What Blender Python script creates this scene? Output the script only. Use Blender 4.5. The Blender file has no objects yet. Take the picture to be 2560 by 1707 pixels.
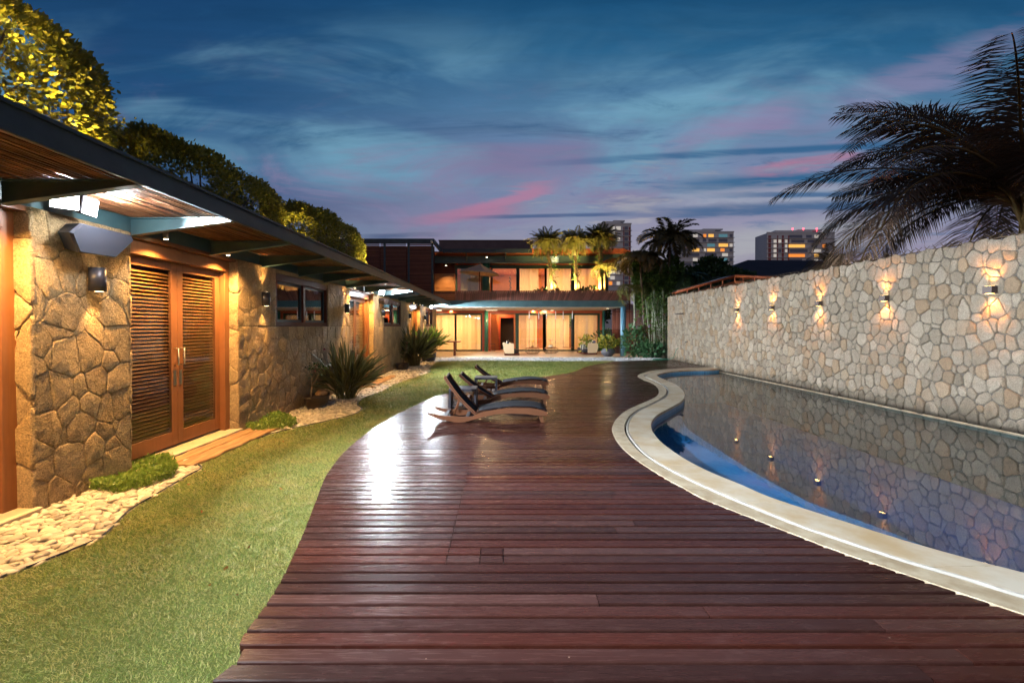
import bpy, bmesh, math, random
import numpy as np
from mathutils import Vector, Matrix
random.seed(7); rng = np.random.default_rng(7)
sc = bpy.context.scene
col = sc.collection
R = math.radians
# ---------------------------------------------------------------- camera
CX, HY, F, H = 1258.0, 816.0, 1150.0, 1.6      # vanishing point and focal length in the photo's pixels, eye height
PITCH = R(0.6)
CY = HY + F*math.tan(PITCH)
cam = bpy.data.cameras.new('camera'); camo = bpy.data.objects.new('camera', cam); col.objects.link(camo)
camo.location = (0, 0, H); camo.rotation_euler = (R(90)-PITCH, 0, 0)
cam.sensor_width = 36; cam.lens = F/2560*36
cam.shift_x = (1280-CX)/2560; cam.shift_y = -(853.5-CY)/2560
cam.clip_start = 0.05; cam.clip_end = 3000
sc.camera = camo
sc.view_settings.view_transform = 'Standard'; sc.view_settings.look = 'None'
sc.view_settings.exposure = 0.0; sc.view_settings.gamma = 1
sc.cycles.use_denoising = True
try: sc.cycles.denoiser = 'OPENIMAGEDENOISE'
except Exception: pass
sc.cycles.max_bounces = 7; sc.cycles.diffuse_bounces = 3; sc.cycles.glossy_bounces = 3
sc.cycles.transparent_max_bounces = 10; sc.cycles.transmission_bounces = 4
sc.cycles.sample_clamp_indirect = 6; sc.cycles.caustics_reflective = False; sc.cycles.caustics_refractive = False

def ray(x, y):
    u, v = (x-CX)/F, (CY-y)/F
    c, s = math.cos(PITCH), math.sin(PITCH)
    return (u, c+v*s, -s+v*c)
def P(x, y, Z):
    d = ray(x, y); t = Z/d[1]
    return Vector((d[0]*t, Z, H+d[2]*t))
def G(x, y, z=0.0):
    d = ray(x, y); t = (z-H)/d[2]
    return Vector((d[0]*t, d[1]*t, z))
def XZ(x, Z): return (x-CX)/F*Z
def s2l(c):
    return tuple(((v/255)/12.92 if v/255 <= .04045 else ((v/255+.055)/1.055)**2.4) for v in c)

# ---------------------------------------------------------------- node helper
class NT:
    def __init__(s, tree): s.t = tree; s.n = tree.nodes; s.l = tree.links
    def node(s, typ, **kw):
        n = s.n.new(typ)
        for k, v in kw.items(): setattr(n, k, v)
        return n
    def put(s, sock, v):
        if isinstance(v, bpy.types.NodeSocket): s.l.new(v, sock)
        elif isinstance(v, (tuple, list)):
            sock.default_value = (*v, 1) if (len(v) == 3 and len(sock.default_value) == 4) else v
        else: sock.default_value = v
    def m(s, op, a, b=None, c=None, clamp=False):
        n = s.node('ShaderNodeMath', operation=op, use_clamp=clamp); s.put(n.inputs[0], a)
        if b is not None: s.put(n.inputs[1], b)
        if c is not None: s.put(n.inputs[2], c)
        return n.outputs[0]
    def mix(s, f, a, b, mode='MIX'):
        n = s.node('ShaderNodeMix', data_type='RGBA', blend_type=mode); s.put(n.inputs[0], f)
        s.put(n.inputs[6], a); s.put(n.inputs[7], b); return n.outputs[2]
    def rng(s, v, a, b, c=0.0, d=1.0, smooth=True):
        n = s.node('ShaderNodeMapRange', interpolation_type='SMOOTHSTEP' if smooth else 'LINEAR')
        s.put(n.inputs[0], v); s.put(n.inputs[1], a); s.put(n.inputs[2], b); s.put(n.inputs[3], c); s.put(n.inputs[4], d)
        return n.outputs[0]
    def noise(s, vec, scale=5, det=3, rough=.5, dist=0.0, out=0):
        n = s.node('ShaderNodeTexNoise'); 
        if vec is not None: s.l.new(vec, n.inputs['Vector'])
        n.inputs['Scale'].default_value = scale; n.inputs['Detail'].default_value = det
        n.inputs['Roughness'].default_value = rough; n.inputs['Distortion'].default_value = dist
        return n.outputs[out]
    def mapping(s, vec, scale=(1, 1, 1), loc=(0, 0, 0), rot=(0, 0, 0)):
        n = s.node('ShaderNodeMapping'); s.l.new(vec, n.inputs[0])
        n.inputs['Scale'].default_value = scale; n.inputs['Location'].default_value = loc; n.inputs['Rotation'].default_value = rot
        return n.outputs[0]
    def ramp(s, f, stops, interp='LINEAR'):
        n = s.node('ShaderNodeValToRGB'); s.put(n.inputs[0], f); cr = n.color_ramp; cr.interpolation = interp
        while len(cr.elements) < len(stops): cr.elements.new(.5)
        for e, (p, c) in zip(cr.elements, stops): e.position = p; e.color = (*c, 1)
        return n.outputs[0]
    def bump(s, h, strength=.3, dist=.01, normal=None):
        n = s.node('ShaderNodeBump'); s.put(n.inputs['Height'], h)
        n.inputs['Strength'].default_value = strength; n.inputs['Distance'].default_value = dist
        if normal is not None: s.l.new(normal, n.inputs['Normal'])
        return n.outputs[0]
def newmat(name):
    m = bpy.data.materials.new(name); m.use_nodes = True; m.node_tree.nodes.clear(); nt = NT(m.node_tree)
    out = nt.node('ShaderNodeOutputMaterial'); b = nt.node('ShaderNodeBsdfPrincipled'); nt.l.new(b.outputs[0], out.inputs[0])
    return m, nt, b, out
def pos(nt): return nt.node('ShaderNodeNewGeometry').outputs['Position']
def objc(nt): return nt.node('ShaderNodeTexCoord').outputs['Object']
def isl(nt): return nt.node('ShaderNodeNewGeometry').outputs['Random Per Island']

# ---------------------------------------------------------------- world: dusk sky
w = bpy.data.worlds.new('World'); sc.world = w; w.use_nodes = True
nt = NT(w.node_tree); nt.n.clear()
wo = nt.node('ShaderNodeOutputWorld'); bg = nt.node('ShaderNodeBackground'); nt.l.new(bg.outputs[0], wo.inputs[0])
tc = nt.node('ShaderNodeTexCoord').outputs['Generated']
sep = nt.node('ShaderNodeSeparateXYZ'); nt.l.new(tc, sep.inputs[0])
ay = nt.m('MAXIMUM', nt.m('ABSOLUTE', sep.outputs[1]), .12)
u = nt.m('DIVIDE', sep.outputs[0], ay); v = nt.m('DIVIDE', sep.outputs[2], ay)
cmb = nt.node('ShaderNodeCombineXYZ'); nt.l.new(u, cmb.inputs[0]); nt.l.new(v, cmb.inputs[1]); UV = cmb.outputs[0]
streak = nt.noise(nt.mapping(UV, (1.2, 9, 1), rot=(0, 0, R(-4))), 3.2, 7, .62, .5)
soft = nt.noise(nt.mapping(UV, (1.0, 2.8, 1), loc=(3.1, .4, 0), rot=(0, 0, R(-12))), 2.1, 8, .64, 1.3)
soft2 = nt.noise(nt.mapping(UV, (.9, 2.2, 1), loc=(9.3, 5.4, 0), rot=(0, 0, R(24))), 1.7, 5, .55, 1.0)
vd = nt.m('ADD', v, nt.m('MULTIPLY', nt.m('SUBTRACT', soft, .5), .10))
base = nt.ramp(nt.m('DIVIDE', vd, .9), [(0, s2l((168, 160, 162))), (.13, s2l((160, 156, 170))), (.25, s2l((146, 144, 170))),
     (.38, s2l((118, 134, 168))), (.52, s2l((82, 124, 160))), (.66, s2l((40, 96, 136))), (.8, s2l((22, 74, 114))), (1, s2l((14, 54, 94)))])
left = nt.rng(u, .25, -.75, 0, 1)
leftc = nt.ramp(nt.m('DIVIDE', vd, .9), [(0, s2l((136, 128, 148))), (.2, s2l((88, 100, 138))), (.4, s2l((42, 84, 128))), (.75, s2l((26, 68, 110))), (1, s2l((16, 50, 92)))])
c = nt.mix(left, base, leftc)
# light teal veils and purple veils
c = nt.mix(nt.m('MULTIPLY', nt.rng(soft2, .42, .68), nt.rng(nt.m('ABSOLUTE', nt.m('SUBTRACT', v, .42)), .30, .05, 0, .85)), c, s2l((112, 160, 186)))
c = nt.mix(nt.m('MULTIPLY', nt.rng(soft, .48, .70), nt.rng(v, .66, .2, 0, .85)), c, s2l((136, 126, 160)))
c = nt.mix(nt.m('MULTIPLY', nt.rng(soft, .47, .25), nt.rng(v, .1, .4, 0, .7)), c, s2l((30, 80, 122)))
def band(x0, y0, x1, y1, half, colr, amt, amp=.02, f=1.0, ends=.12):
    global c
    u0, v0, u1, v1 = (x0-CX)/F, (HY-y0)/F, (x1-CX)/F, (HY-y1)/F
    m_ = (v1-v0)/(u1-u0)
    line = nt.m('MULTIPLY_ADD', u, m_, v0-m_*u0)
    d = nt.m('ABSOLUTE', nt.m('SUBTRACT', nt.m('ADD', v, nt.m('MULTIPLY', nt.m('SUBTRACT', streak, .5), amp)), line))
    mk = nt.rng(d, half/F, half/F*.25, 0, 1)
    L = u1-u0
    mk = nt.m('MULTIPLY', mk, nt.m('MULTIPLY', nt.rng(u, u0-ends*L*.2, u0+L*.45), nt.rng(u, u1+ends*L, u1-ends*L*1.3)))
    mk = nt.m('MULTIPLY', mk, nt.rng(streak, .30, .56, .35, 1))
    c = nt.mix(nt.m('MULTIPLY', mk, amt), c, s2l(colr))
mk_ = nt.m('MULTIPLY', nt.rng(streak, .52, .66), nt.m('MULTIPLY', nt.rng(nt.m('ABSOLUTE', nt.m('SUBTRACT', v, .27)), .2, .04), nt.rng(u, -.25, .35)))
c = nt.mix(nt.m('MULTIPLY', mk_, .75), c, s2l((70, 104, 146)))
mk_ = nt.m('MULTIPLY', nt.rng(streak, .44, .30), nt.m('MULTIPLY', nt.rng(nt.m('ABSOLUTE', nt.m('SUBTRACT', v, .22)), .2, .03), nt.rng(u, -.3, .3)))
c = nt.mix(nt.m('MULTIPLY', mk_, .6), c, s2l((184, 180, 184)))
band(1600, 640, 2300, 560, 60, (176, 178, 178), .6, .03)
band(1500, 500, 2300, 470, 60, (165, 175, 188), .5, .04)
band(1634, 365, 2000, 275, 52, (150, 124, 162), .5, .09)
band(1976, 310, 2560, 90, 66, (150, 136, 170), .45, .10)
band(1020, 420, 1500, 380, 60, (128, 116, 152), .6, .06)
band(1080, 550, 1380, 465, 27, (184, 120, 150), .65, .09)
band(980, 560, 1300, 520, 22, (168, 120, 150), .7, .02)
band(1820, 440, 2150, 394, 22, (194, 120, 144), .7, .07)
band(1239, 418, 2290, 358, 13, (50, 98, 140), .95, .016)
band(1540, 474, 2330, 432, 26, (42, 96, 138), .95, .03)
band(1420, 545, 2250, 508, 22, (66, 98, 138), .9, .03)
band(1120, 545, 1560, 536, 7, (62, 88, 130), .8, .012)
band(1700, 492, 2300, 480, 10, (60, 98, 140), .85, .02)
band(1480, 515, 1680, 500, 10, (92, 108, 146), .8, .02)
band(860, 592, 1100, 590, 9, (70, 88, 124), .8, .02)
fine = nt.rng(streak, .2, .8, .88, 1.12, False)
c = nt.mix(1.0, c, nt.node('ShaderNodeCombineColor').outputs[0], 'MIX') if False else c
hsv = nt.node('ShaderNodeHueSaturation'); hsv.inputs['Saturation'].default_value = 1.0; nt.put(hsv.inputs['Value'], fine); nt.put(hsv.inputs['Color'], c); c = hsv.outputs[0]
sky = nt.node('ShaderNodeTexSky', sky_type='NISHITA', sun_disc=False); sky.sun_elevation = R(-3); sky.sun_rotation = R(60)
skc = nt.mix(1.0, sky.outputs[0], (.02, .02, .02), 'MULTIPLY')
c = nt.mix(1.0, c, skc, 'ADD')
glow = nt.m('MULTIPLY', nt.rng(sep.outputs[1], .05, -.5), nt.rng(sep.outputs[2], .75, .1))      # added glow low in the sky behind the camera, lights the tower fronts
c = nt.mix(nt.m('MULTIPLY', glow, .6), c, (.46, .37, .36))
c = nt.mix(nt.rng(sep.outputs[2], -.02, -.12), c, (.01, .012, .015))
nt.l.new(c, bg.inputs[0]); bg.inputs[1].default_value = 1.0

# ---------------------------------------------------------------- object helpers
def tag(o, label=None, cat=None, group=None, kind=None):
    if label: o['label'] = label
    if cat: o['category'] = cat
    if group: o['group'] = group
    if kind: o['kind'] = kind
    return o
def empty(name, loc=(0, 0, 0), rz=0, label=None, cat=None, group=None):
    o = bpy.data.objects.new(name, None); col.objects.link(o); o.location = loc; o.rotation_euler = (0, 0, rz)
    o.empty_display_size = .1
    return tag(o, label, cat, group)
def link(name, me, mats, parent=None):
    o = bpy.data.objects.new(name, me); col.objects.link(o)
    for m_ in (mats if isinstance(mats, (list, tuple)) else [mats]): me.materials.append(m_)
    if parent is not None: o.parent = parent
    return o
def mesh_np(name, V, Fc, mat, parent=None, smooth=False):
    V = np.asarray(V, np.float32); Fc = np.asarray(Fc, np.int32); k = Fc.shape[1]
    me = bpy.data.meshes.new(name); me.vertices.add(len(V)); me.vertices.foreach_set('co', V.ravel())
    me.loops.add(Fc.size); me.loops.foreach_set('vertex_index', Fc.ravel())
    me.polygons.add(len(Fc)); me.polygons.foreach_set('loop_start', np.arange(len(Fc), dtype=np.int32)*k)
    me.polygons.foreach_set('loop_total', np.full(len(Fc), k, np.int32))
    if smooth: me.polygons.foreach_set('use_smooth', np.ones(len(Fc), bool))
    me.update(calc_edges=True); me.validate()
    return link(name, me, mat, parent)
def inst(name, tv, tf, M, T, mat, parent=None, smooth=False):
    tv = np.asarray(tv, float); tf = np.asarray(tf, int); N = len(T)
    V = np.einsum('nij,kj->nki', M, tv) + T[:, None, :]
    Fc = tf[None] + (np.arange(N)*len(tv))[:, None, None]
    return mesh_np(name, V.reshape(-1, 3), Fc.reshape(-1, tf.shape[1]), mat, parent, smooth)
def rotm(ax, ang):
    ax = ax/np.linalg.norm(ax, axis=1, keepdims=True); x, y, z = ax.T; c_, s_ = np.cos(ang), np.sin(ang); C = 1-c_
    return np.stack([np.stack([c_+x*x*C, x*y*C-z*s_, x*z*C+y*s_], 1), np.stack([y*x*C+z*s_, c_+y*y*C, y*z*C-x*s_], 1),
                     np.stack([z*x*C-y*s_, z*y*C+x*s_, c_+z*z*C], 1)], 1)
def rand_rot(n): return rotm(rng.normal(size=(n, 3)), rng.uniform(0, 2*np.pi, n))

class MB:
    """collects solids and builds them as one mesh"""
    def __init__(s): s.v = []; s.f = []; s.sm = []
    def add(s, vs, fs, smooth=False):
        b = len(s.v); s.v += [tuple(p) for p in vs]; s.f += [tuple(i+b for i in f) for f in fs]; s.sm += [smooth]*len(fs)
    def box(s, x0, x1, y0, y1, z0, z1, bev=0.0, M=None):
        if x1 < x0: x0, x1 = x1, x0
        if y1 < y0: y0, y1 = y1, y0
        if z1 < z0: z0, z1 = z1, z0
        bev = min(bev, (x1-x0)*.45, (y1-y0)*.45, (z1-z0)*.45)
        if bev <= 0:
            vs = [(x, y, z) for z in (z0, z1) for y in (y0, y1) for x in (x0, x1)]
            fs = [(0, 2, 3, 1), (4, 5, 7, 6), (0, 1, 5, 4), (1, 3, 7, 5), (3, 2, 6, 7), (2, 0, 4, 6)]
        else:
            b = bev; vs = []
            for sx, X in ((0, x0), (1, x1)):
                for sy, Y in ((0, y0), (1, y1)):
                    for sz, Z in ((0, z0), (1, z1)):
                        dx, dy, dz = (b if sx == 0 else -b), (b if sy == 0 else -b), (b if sz == 0 else -b)
                        vs += [(X, Y+dy, Z+dz), (X+dx, Y, Z+dz), (X+dx, Y+dy, Z)]
            I = lambda a, b_, c_, k: (a*4+b_*2+c_)*3+k
            fs = [(I(0,0,0,0), I(0,0,1,0), I(0,1,1,0), I(0,1,0,0)), (I(1,0,0,0), I(1,1,0,0), I(1,1,1,0), I(1,0,1,0)),
                  (I(0,0,0,1), I(1,0,0,1), I(1,0,1,1), I(0,0,1,1)), (I(0,1,0,1), I(0,1,1,1), I(1,1,1,1), I(1,1,0,1)),
                  (I(0,0,0,2), I(0,1,0,2), I(1,1,0,2), I(1,0,0,2)), (I(0,0,1,2), I(1,0,1,2), I(1,1,1,2), I(0,1,1,2))]
            for a in (0, 1):
                for b_ in (0, 1):
                    fs.append((I(a,b_,0,0), I(a,b_,1,0), I(a,b_,1,1), I(a,b_,0,1)) if a == b_ else (I(a,b_,0,1), I(a,b_,1,1), I(a,b_,1,0), I(a,b_,0,0)))
                    fs.append((I(a,0,b_,0), I(a,0,b_,2), I(a,1,b_,2), I(a,1,b_,0)))
                    fs.append((I(0,a,b_,1), I(0,a,b_,2), I(1,a,b_,2), I(1,a,b_,1)))
                    for c_ in (0, 1): fs.append((I(a,b_,c_,0), I(a,b_,c_,1), I(a,b_,c_,2)))
        if M is not None: vs = [tuple(M @ Vector(p)) for p in vs]
        s.add(vs, fs)
    def prism(s, poly, axis, a, b, smooth=False):
        """poly in the plane normal to axis ('x': (y,z), 'y': (x,z), 'z': (x,y))"""
        n = len(poly)
        def mk(p, t): return (t, p[0], p[1]) if axis == 'x' else ((p[0], t, p[1]) if axis == 'y' else (p[0], p[1], t))
        vs = [mk(p, a) for p in poly] + [mk(p, b) for p in poly]
        fs = [tuple(range(n))[::-1], tuple(range(n, 2*n))]
        s.add(vs, fs); base_ = len(s.v)-2*n
        for i in range(n):
            j = (i+1) % n; s.f.append((base_+i, base_+j, base_+n+j, base_+n+i)); s.sm.append(smooth)
    def tube(s, pts, rad, seg=8, caps=True):
        pts = [Vector(p) for p in pts]; n = len(pts)
        rad = rad if isinstance(rad, (list, tuple)) else [rad]*n
        vs = []; up = Vector((0, 0, 1))
        for i, p in enumerate(pts):
            t = (pts[min(i+1, n-1)]-pts[max(i-1, 0)]).normalized()
            a = t.cross(up) if abs(t.dot(up)) < .95 else t.cross(Vector((1, 0, 0)))
            a.normalize(); b = a.cross(t)
            for k in range(seg):
                an = 2*math.pi*k/seg; vs.append(p+(a*math.cos(an)+b*math.sin(an))*rad[i])
        fs = [(i*seg+k, i*seg+(k+1) % seg, (i+1)*seg+(k+1) % seg, (i+1)*seg+k) for i in range(n-1) for k in range(seg)]
        s.add(vs, fs, True)
        if caps:
            b0 = len(s.v)-len(vs)
            s.f.append(tuple(b0+k for k in range(seg))[::-1]); s.sm.append(False)
            s.f.append(tuple(b0+(n-1)*seg+k for k in range(seg))); s.sm.append(False)
    def lathe(s, prof, cx=0, cy=0, seg=24, sx=1, sy=1, cap=True):
        vs = [(cx+r*sx*math.cos(2*math.pi*k/seg), cy+r*sy*math.sin(2*math.pi*k/seg), z) for r, z in prof for k in range(seg)]
        fs = [(i*seg+k, i*seg+(k+1) % seg, (i+1)*seg+(k+1) % seg, (i+1)*seg+k) for i in range(len(prof)-1) for k in range(seg)]
        s.add(vs, fs, True)
        if cap:
            b0 = len(s.v)-len(vs); s.f.append(tuple(b0+k for k in range(seg))[::-1]); s.sm.append(False)
            s.f.append(tuple(b0+(len(prof)-1)*seg+k for k in range(seg))); s.sm.append(False)
    def build(s, name, mat, parent=None, fix=True):
        me = bpy.data.meshes.new(name); me.from_pydata(s.v, [], s.f)
        me.polygons.foreach_set('use_smooth', s.sm)
        if fix:
            bm = bmesh.new(); bm.from_mesh(me); bmesh.ops.recalc_face_normals(bm, faces=bm.faces); bm.to_mesh(me); bm.free()
        me.update(); return link(name, me, mat, parent)

KL = {'lamp_light': 1.6, 'room_light': 1.3}
def lamp(name, kind, loc, power, color, parent=None, target=None, **kw):
    d = bpy.data.lights.new(name, kind); d.energy = power*KL.get(name, 1); d.color = color
    for k, v_ in kw.items(): setattr(d, k, v_)
    o = bpy.data.objects.new(name, d); col.objects.link(o); o.location = loc
    if target is not None: o.rotation_euler = (Vector(target)-Vector(loc)).to_track_quat('-Z', 'Y').to_euler()
    if parent is not None: o.parent = parent
    return o
def copy_tree(o, parent=None):
    c_ = o.copy(); col.objects.link(c_); c_.parent = parent
    for ch in o.children: copy_tree(ch, c_)
    return c_
WARM = (1, .56, .20); COOL = (.86, .94, 1.0)

# ---------------------------------------------------------------- rubble masonry: every stone is a rounded, domed block standing proud of its mortar
def clip(poly, nx, ny, d):
    out_ = []
    for i in range(len(poly)):
        a, b_ = poly[i], poly[(i+1) % len(poly)]; da, db = a[0]*nx+a[1]*ny-d, b_[0]*nx+b_[1]*ny-d
        if da <= 0: out_.append(a)
        if (da < 0) != (db < 0) and da != db: t = da/(da-db); out_.append((a[0]+(b_[0]-a[0])*t, a[1]+(b_[1]-a[1])*t))
    return out_
def rubble(V, Fc, rect, size, gap, hgt, tw, R_, jit=.38, wvar=.34, rnd=.03, tilt=.045):
    """fills rect (u0,u1,v0,v1) with irregular stones; tw maps (u, v, height) to the world"""
    u0, u1, v0, v1 = rect; su, sv = size; nu = max(1, round((u1-u0)/su)); nv = max(1, round((v1-v0)/sv)); su, sv = (u1-u0)/nu, (v1-v0)/nv
    pts = [((i+.5+(.25 if j % 2 else -.25)+R_.uniform(-jit, jit)), (j+.5+R_.uniform(-jit, jit)), R_.uniform(-wvar, wvar)) for j in range(nv) for i in range(-1, nu+1)]
    pts = [p for p in pts if -.1 < p[0] < nu+.1]
    grid = {}
    for k_, p in enumerate(pts): grid.setdefault((int(p[0]), int(p[1])), []).append(k_)
    for k_, p in enumerate(pts):
        poly = [(0, 0), (nu, 0), (nu, nv), (0, nv)]
        for gi in range(int(p[0])-3, int(p[0])+4):
            for gj in range(int(p[1])-3, int(p[1])+4):
                for q_ in grid.get((gi, gj), ()):
                    if q_ == k_: continue
                    q = pts[q_]; nx, ny = q[0]-p[0], q[1]-p[1]; L2 = nx*nx+ny*ny
                    if L2 < 1e-6: continue
                    d = (q[0]**2+q[1]**2-p[0]**2-p[1]**2)/2+(p[2]-q[2])*.5; poly = clip(poly, nx, ny, d)
                    if len(poly) < 3: break
                if len(poly) < 3: break
            if len(poly) < 3: break
        if len(poly) < 3: continue
        P_ = [Vector((u0+a*su, v0+b_*sv)) for a, b_ in poly]; cen = sum(P_, Vector((0, 0)))/len(P_)
        ar = abs(sum(P_[i].x*P_[(i+1) % len(P_)].y-P_[(i+1) % len(P_)].x*P_[i].y for i in range(len(P_))))/2
        if ar < .0012: continue
        sh = gap*.5; out_ = []
        n_ = len(P_)
        for i in range(n_):      # corner rounding
            a, b_ = P_[i], P_[(i+1) % n_]; L_ = (b_-a).length; k1 = min(.3, rnd/max(L_, 1e-4))
            out_.append(a.lerp(b_, k1)); 
            ns_ = int(L_/.055)
            for q_ in range(1, ns_): out_.append(a.lerp(b_, k1+(1-2*k1)*q_/ns_)+Vector((R_.uniform(-.007, .007), R_.uniform(-.007, .007))))
            out_.append(a.lerp(b_, 1-k1))
        P_ = [p_+(cen-p_).normalized()*(sh+R_.uniform(0, gap*.45)) for p_ in out_]; n_ = len(P_)
        h_ = hgt*R_.uniform(.6, 1.25); ta, tb = R_.uniform(-tilt, tilt), R_.uniform(-tilt, tilt); b0 = len(V)
        rr = math.sqrt(ar); e1, e2 = min(.012/rr, .2), min(.034/rr, .4)
        for f_, hh in ((0, -.012), (0, h_*.35), (e1, h_*.85), (e2, h_*.99)):
            for p_ in P_:
                q = p_.lerp(cen, f_); V.append(tw(q.x, q.y, hh+(0 if hh < 0 else (ta*(q.x-cen.x)+tb*(q.y-cen.y))*min(1, hh/h_+.2)+(R_.uniform(-.0035, .0035) if f_ > 0 else 0))))
        V.append(tw(cen.x, cen.y, h_))
        for r2 in range(3):
            for i in range(n_): j = (i+1) % n_; Fc.append((b0+r2*n_+i, b0+r2*n_+j, b0+(r2+1)*n_+j, b0+(r2+1)*n_+i))
        for i in range(n_): Fc.append((b0+3*n_+i, b0+3*n_+(i+1) % n_, b0+4*n_))
def rubble_mesh(name, V, Fc, mat, parent, off):
    me = bpy.data.meshes.new(name); me.from_pydata(V, [], Fc); me.polygons.foreach_set('use_smooth', [True]*len(Fc))
    bm = bmesh.new(); bm.from_mesh(me); bmesh.ops.recalc_face_normals(bm, faces=bm.faces); bm.to_mesh(me); bm.free(); me.update()
    o = link(name, me, mat, parent); o.location = off; return o
# ---------------------------------------------------------------- materials
def simple(name, colr, rough=.6, metal=0.0, col2=None, nscale=4, bump=0, bscale=60, spec=None, island=0, stretch=(1, 1, 1), coat=0, trans=0):
    m, nt, b, out = newmat(name); p = nt.mapping(objc(nt), stretch)
    c = (*colr, 1)
    cc = None
    if col2 is not None:
        f = nt.rng(nt.noise(p, nscale, 5, .6), .3, .7); cc = nt.mix(f, colr, col2)
    if island:
        base_ = cc if cc is not None else colr
        h = nt.node('ShaderNodeHueSaturation'); nt.put(h.inputs['Color'], base_ if cc is not None else (*colr, 1))
        nt.put(h.inputs['Value'], nt.rng(isl(nt), 0, 1, 1-island, 1+island, False)); cc = h.outputs[0]
    nt.put(b.inputs['Base Color'], cc if cc is not None else (*colr, 1))
    b.inputs['Roughness'].default_value = rough; b.inputs['Metallic'].default_value = metal
    if spec is not None: b.inputs['Specular IOR Level'].default_value = spec
    if coat: b.inputs['Coat Weight'].default_value = coat
    if bump: nt.l.new(nt.bump(nt.noise(p, bscale, 4, .6), bump, .01), b.inputs['Normal'])
    return m
def emit(name, colr, s):
    m, nt, b, out = newmat(name); b.inputs['Base Color'].default_value = (*colr, 1)
    b.inputs['Emission Color'].default_value = (*colr, 1); b.inputs['Emission Strength'].default_value = s; return m

def stone(name, cells, cA, cB, cC, mortar, mw=.06, bump=1.0, grit=1.0):
    """rubble stone wall: voronoi stones with grooves, coarse grainy faces"""
    m, nt, b, out = newmat(name); p0 = pos(nt)
    n1 = nt.node('ShaderNodeTexNoise'); nt.l.new(p0, n1.inputs['Vector']); n1.inputs['Scale'].default_value = 3.5; n1.inputs['Detail'].default_value = 4
    wob = nt.node('ShaderNodeVectorMath', operation='MULTIPLY_ADD'); nt.l.new(n1.outputs['Color'], wob.inputs[0])
    wob.inputs[1].default_value = (.16, .16, .16); nt.l.new(p0, wob.inputs[2])
    p = nt.mapping(wob.outputs[0], cells)
    vd = nt.node('ShaderNodeTexVoronoi', feature='DISTANCE_TO_EDGE'); nt.l.new(p, vd.inputs['Vector']); vd.inputs['Scale'].default_value = 1; vd.inputs['Randomness'].default_value = .92
    vc = nt.node('ShaderNodeTexVoronoi', feature='F1'); nt.l.new(p, vc.inputs['Vector']); vc.inputs['Scale'].default_value = 1; vc.inputs['Randomness'].default_value = .92
    sepc = nt.node('ShaderNodeSeparateColor'); nt.l.new(vc.outputs['Color'], sepc.inputs[0])
    dist = vd.outputs['Distance']
    g = nt.noise(p0, 46, 5, .7); g2 = nt.noise(p0, 14, 4, .6)
    c = nt.mix(sepc.outputs[0], cA, cB); c = nt.mix(nt.rng(sepc.outputs[1], .72, .95), c, cC)
    hv = nt.node('ShaderNodeHueSaturation'); nt.put(hv.inputs['Color'], c); nt.put(hv.inputs['Value'], nt.m('MULTIPLY', nt.rng(g, .3, .7, .52, 1.45, False), nt.rng(sepc.outputs[2], 0, 1, .78, 1.18, False))); c = hv.outputs[0]
    c = nt.mix(nt.rng(g2, .58, .74, 0, .35), c, mortar)
    edge = nt.rng(nt.m('ADD', dist, nt.m('MULTIPLY', nt.m('SUBTRACT', g2, .5), .05)), mw*.45, mw*1.15)
    c = nt.mix(edge, mortar, c)
    nt.l.new(c, b.inputs['Base Color']); b.inputs['Roughness'].default_value = .85; b.inputs['Specular IOR Level'].default_value = .3
    h = nt.m('ADD', nt.rng(nt.m('ADD', dist, nt.m('MULTIPLY', nt.m('SUBTRACT', g2, .5), .05)), 0, mw*2.6), nt.m('MULTIPLY', g2, .35*grit))
    n_ = nt.bump(h, .85*bump, .035)
    n_ = nt.bump(g, .55*grit, .012, n_)
    nt.l.new(n_, b.inputs['Normal'])
    return m, nt, b, c

M = {}
M['stone_brown'], _, _, _ = stone('brown_rubble_stone', (1.0, 3.2, 2.9), s2l((142, 118, 90)), s2l((130, 106, 82)), s2l((148, 122, 92)), s2l((92, 74, 56)), .018, .7, 2.4)
ms, nt, b, c = stone('pale_rubble_stone', (1.0, 4.7, 3.8), s2l((212, 200, 188)), s2l((196, 182, 168)), s2l((198, 172, 148)), s2l((160, 154, 148)), .030, .9, 2.0)
# waterline stain on the pale wall: damp dark stones just above the pool water
sp = nt.node('ShaderNodeSeparateXYZ'); nt.l.new(pos(nt), sp.inputs[0])
st = nt.m('ADD', sp.outputs[2], nt.m('MULTIPLY', nt.m('SUBTRACT', nt.noise(nt.mapping(pos(nt), (1, 1.3, .6)), 2.6, 4, .7), .5), .7))
c2 = nt.mix(nt.rng(st, .24, -.06, 0, .8), c, s2l((82, 76, 66))); c2 = nt.mix(nt.rng(sp.outputs[2], -.02, -.09, 0, .9), c2, s2l((48, 42, 34)))
nt.l.new(c2, b.inputs['Base Color']); M['stone_pale'] = ms

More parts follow.
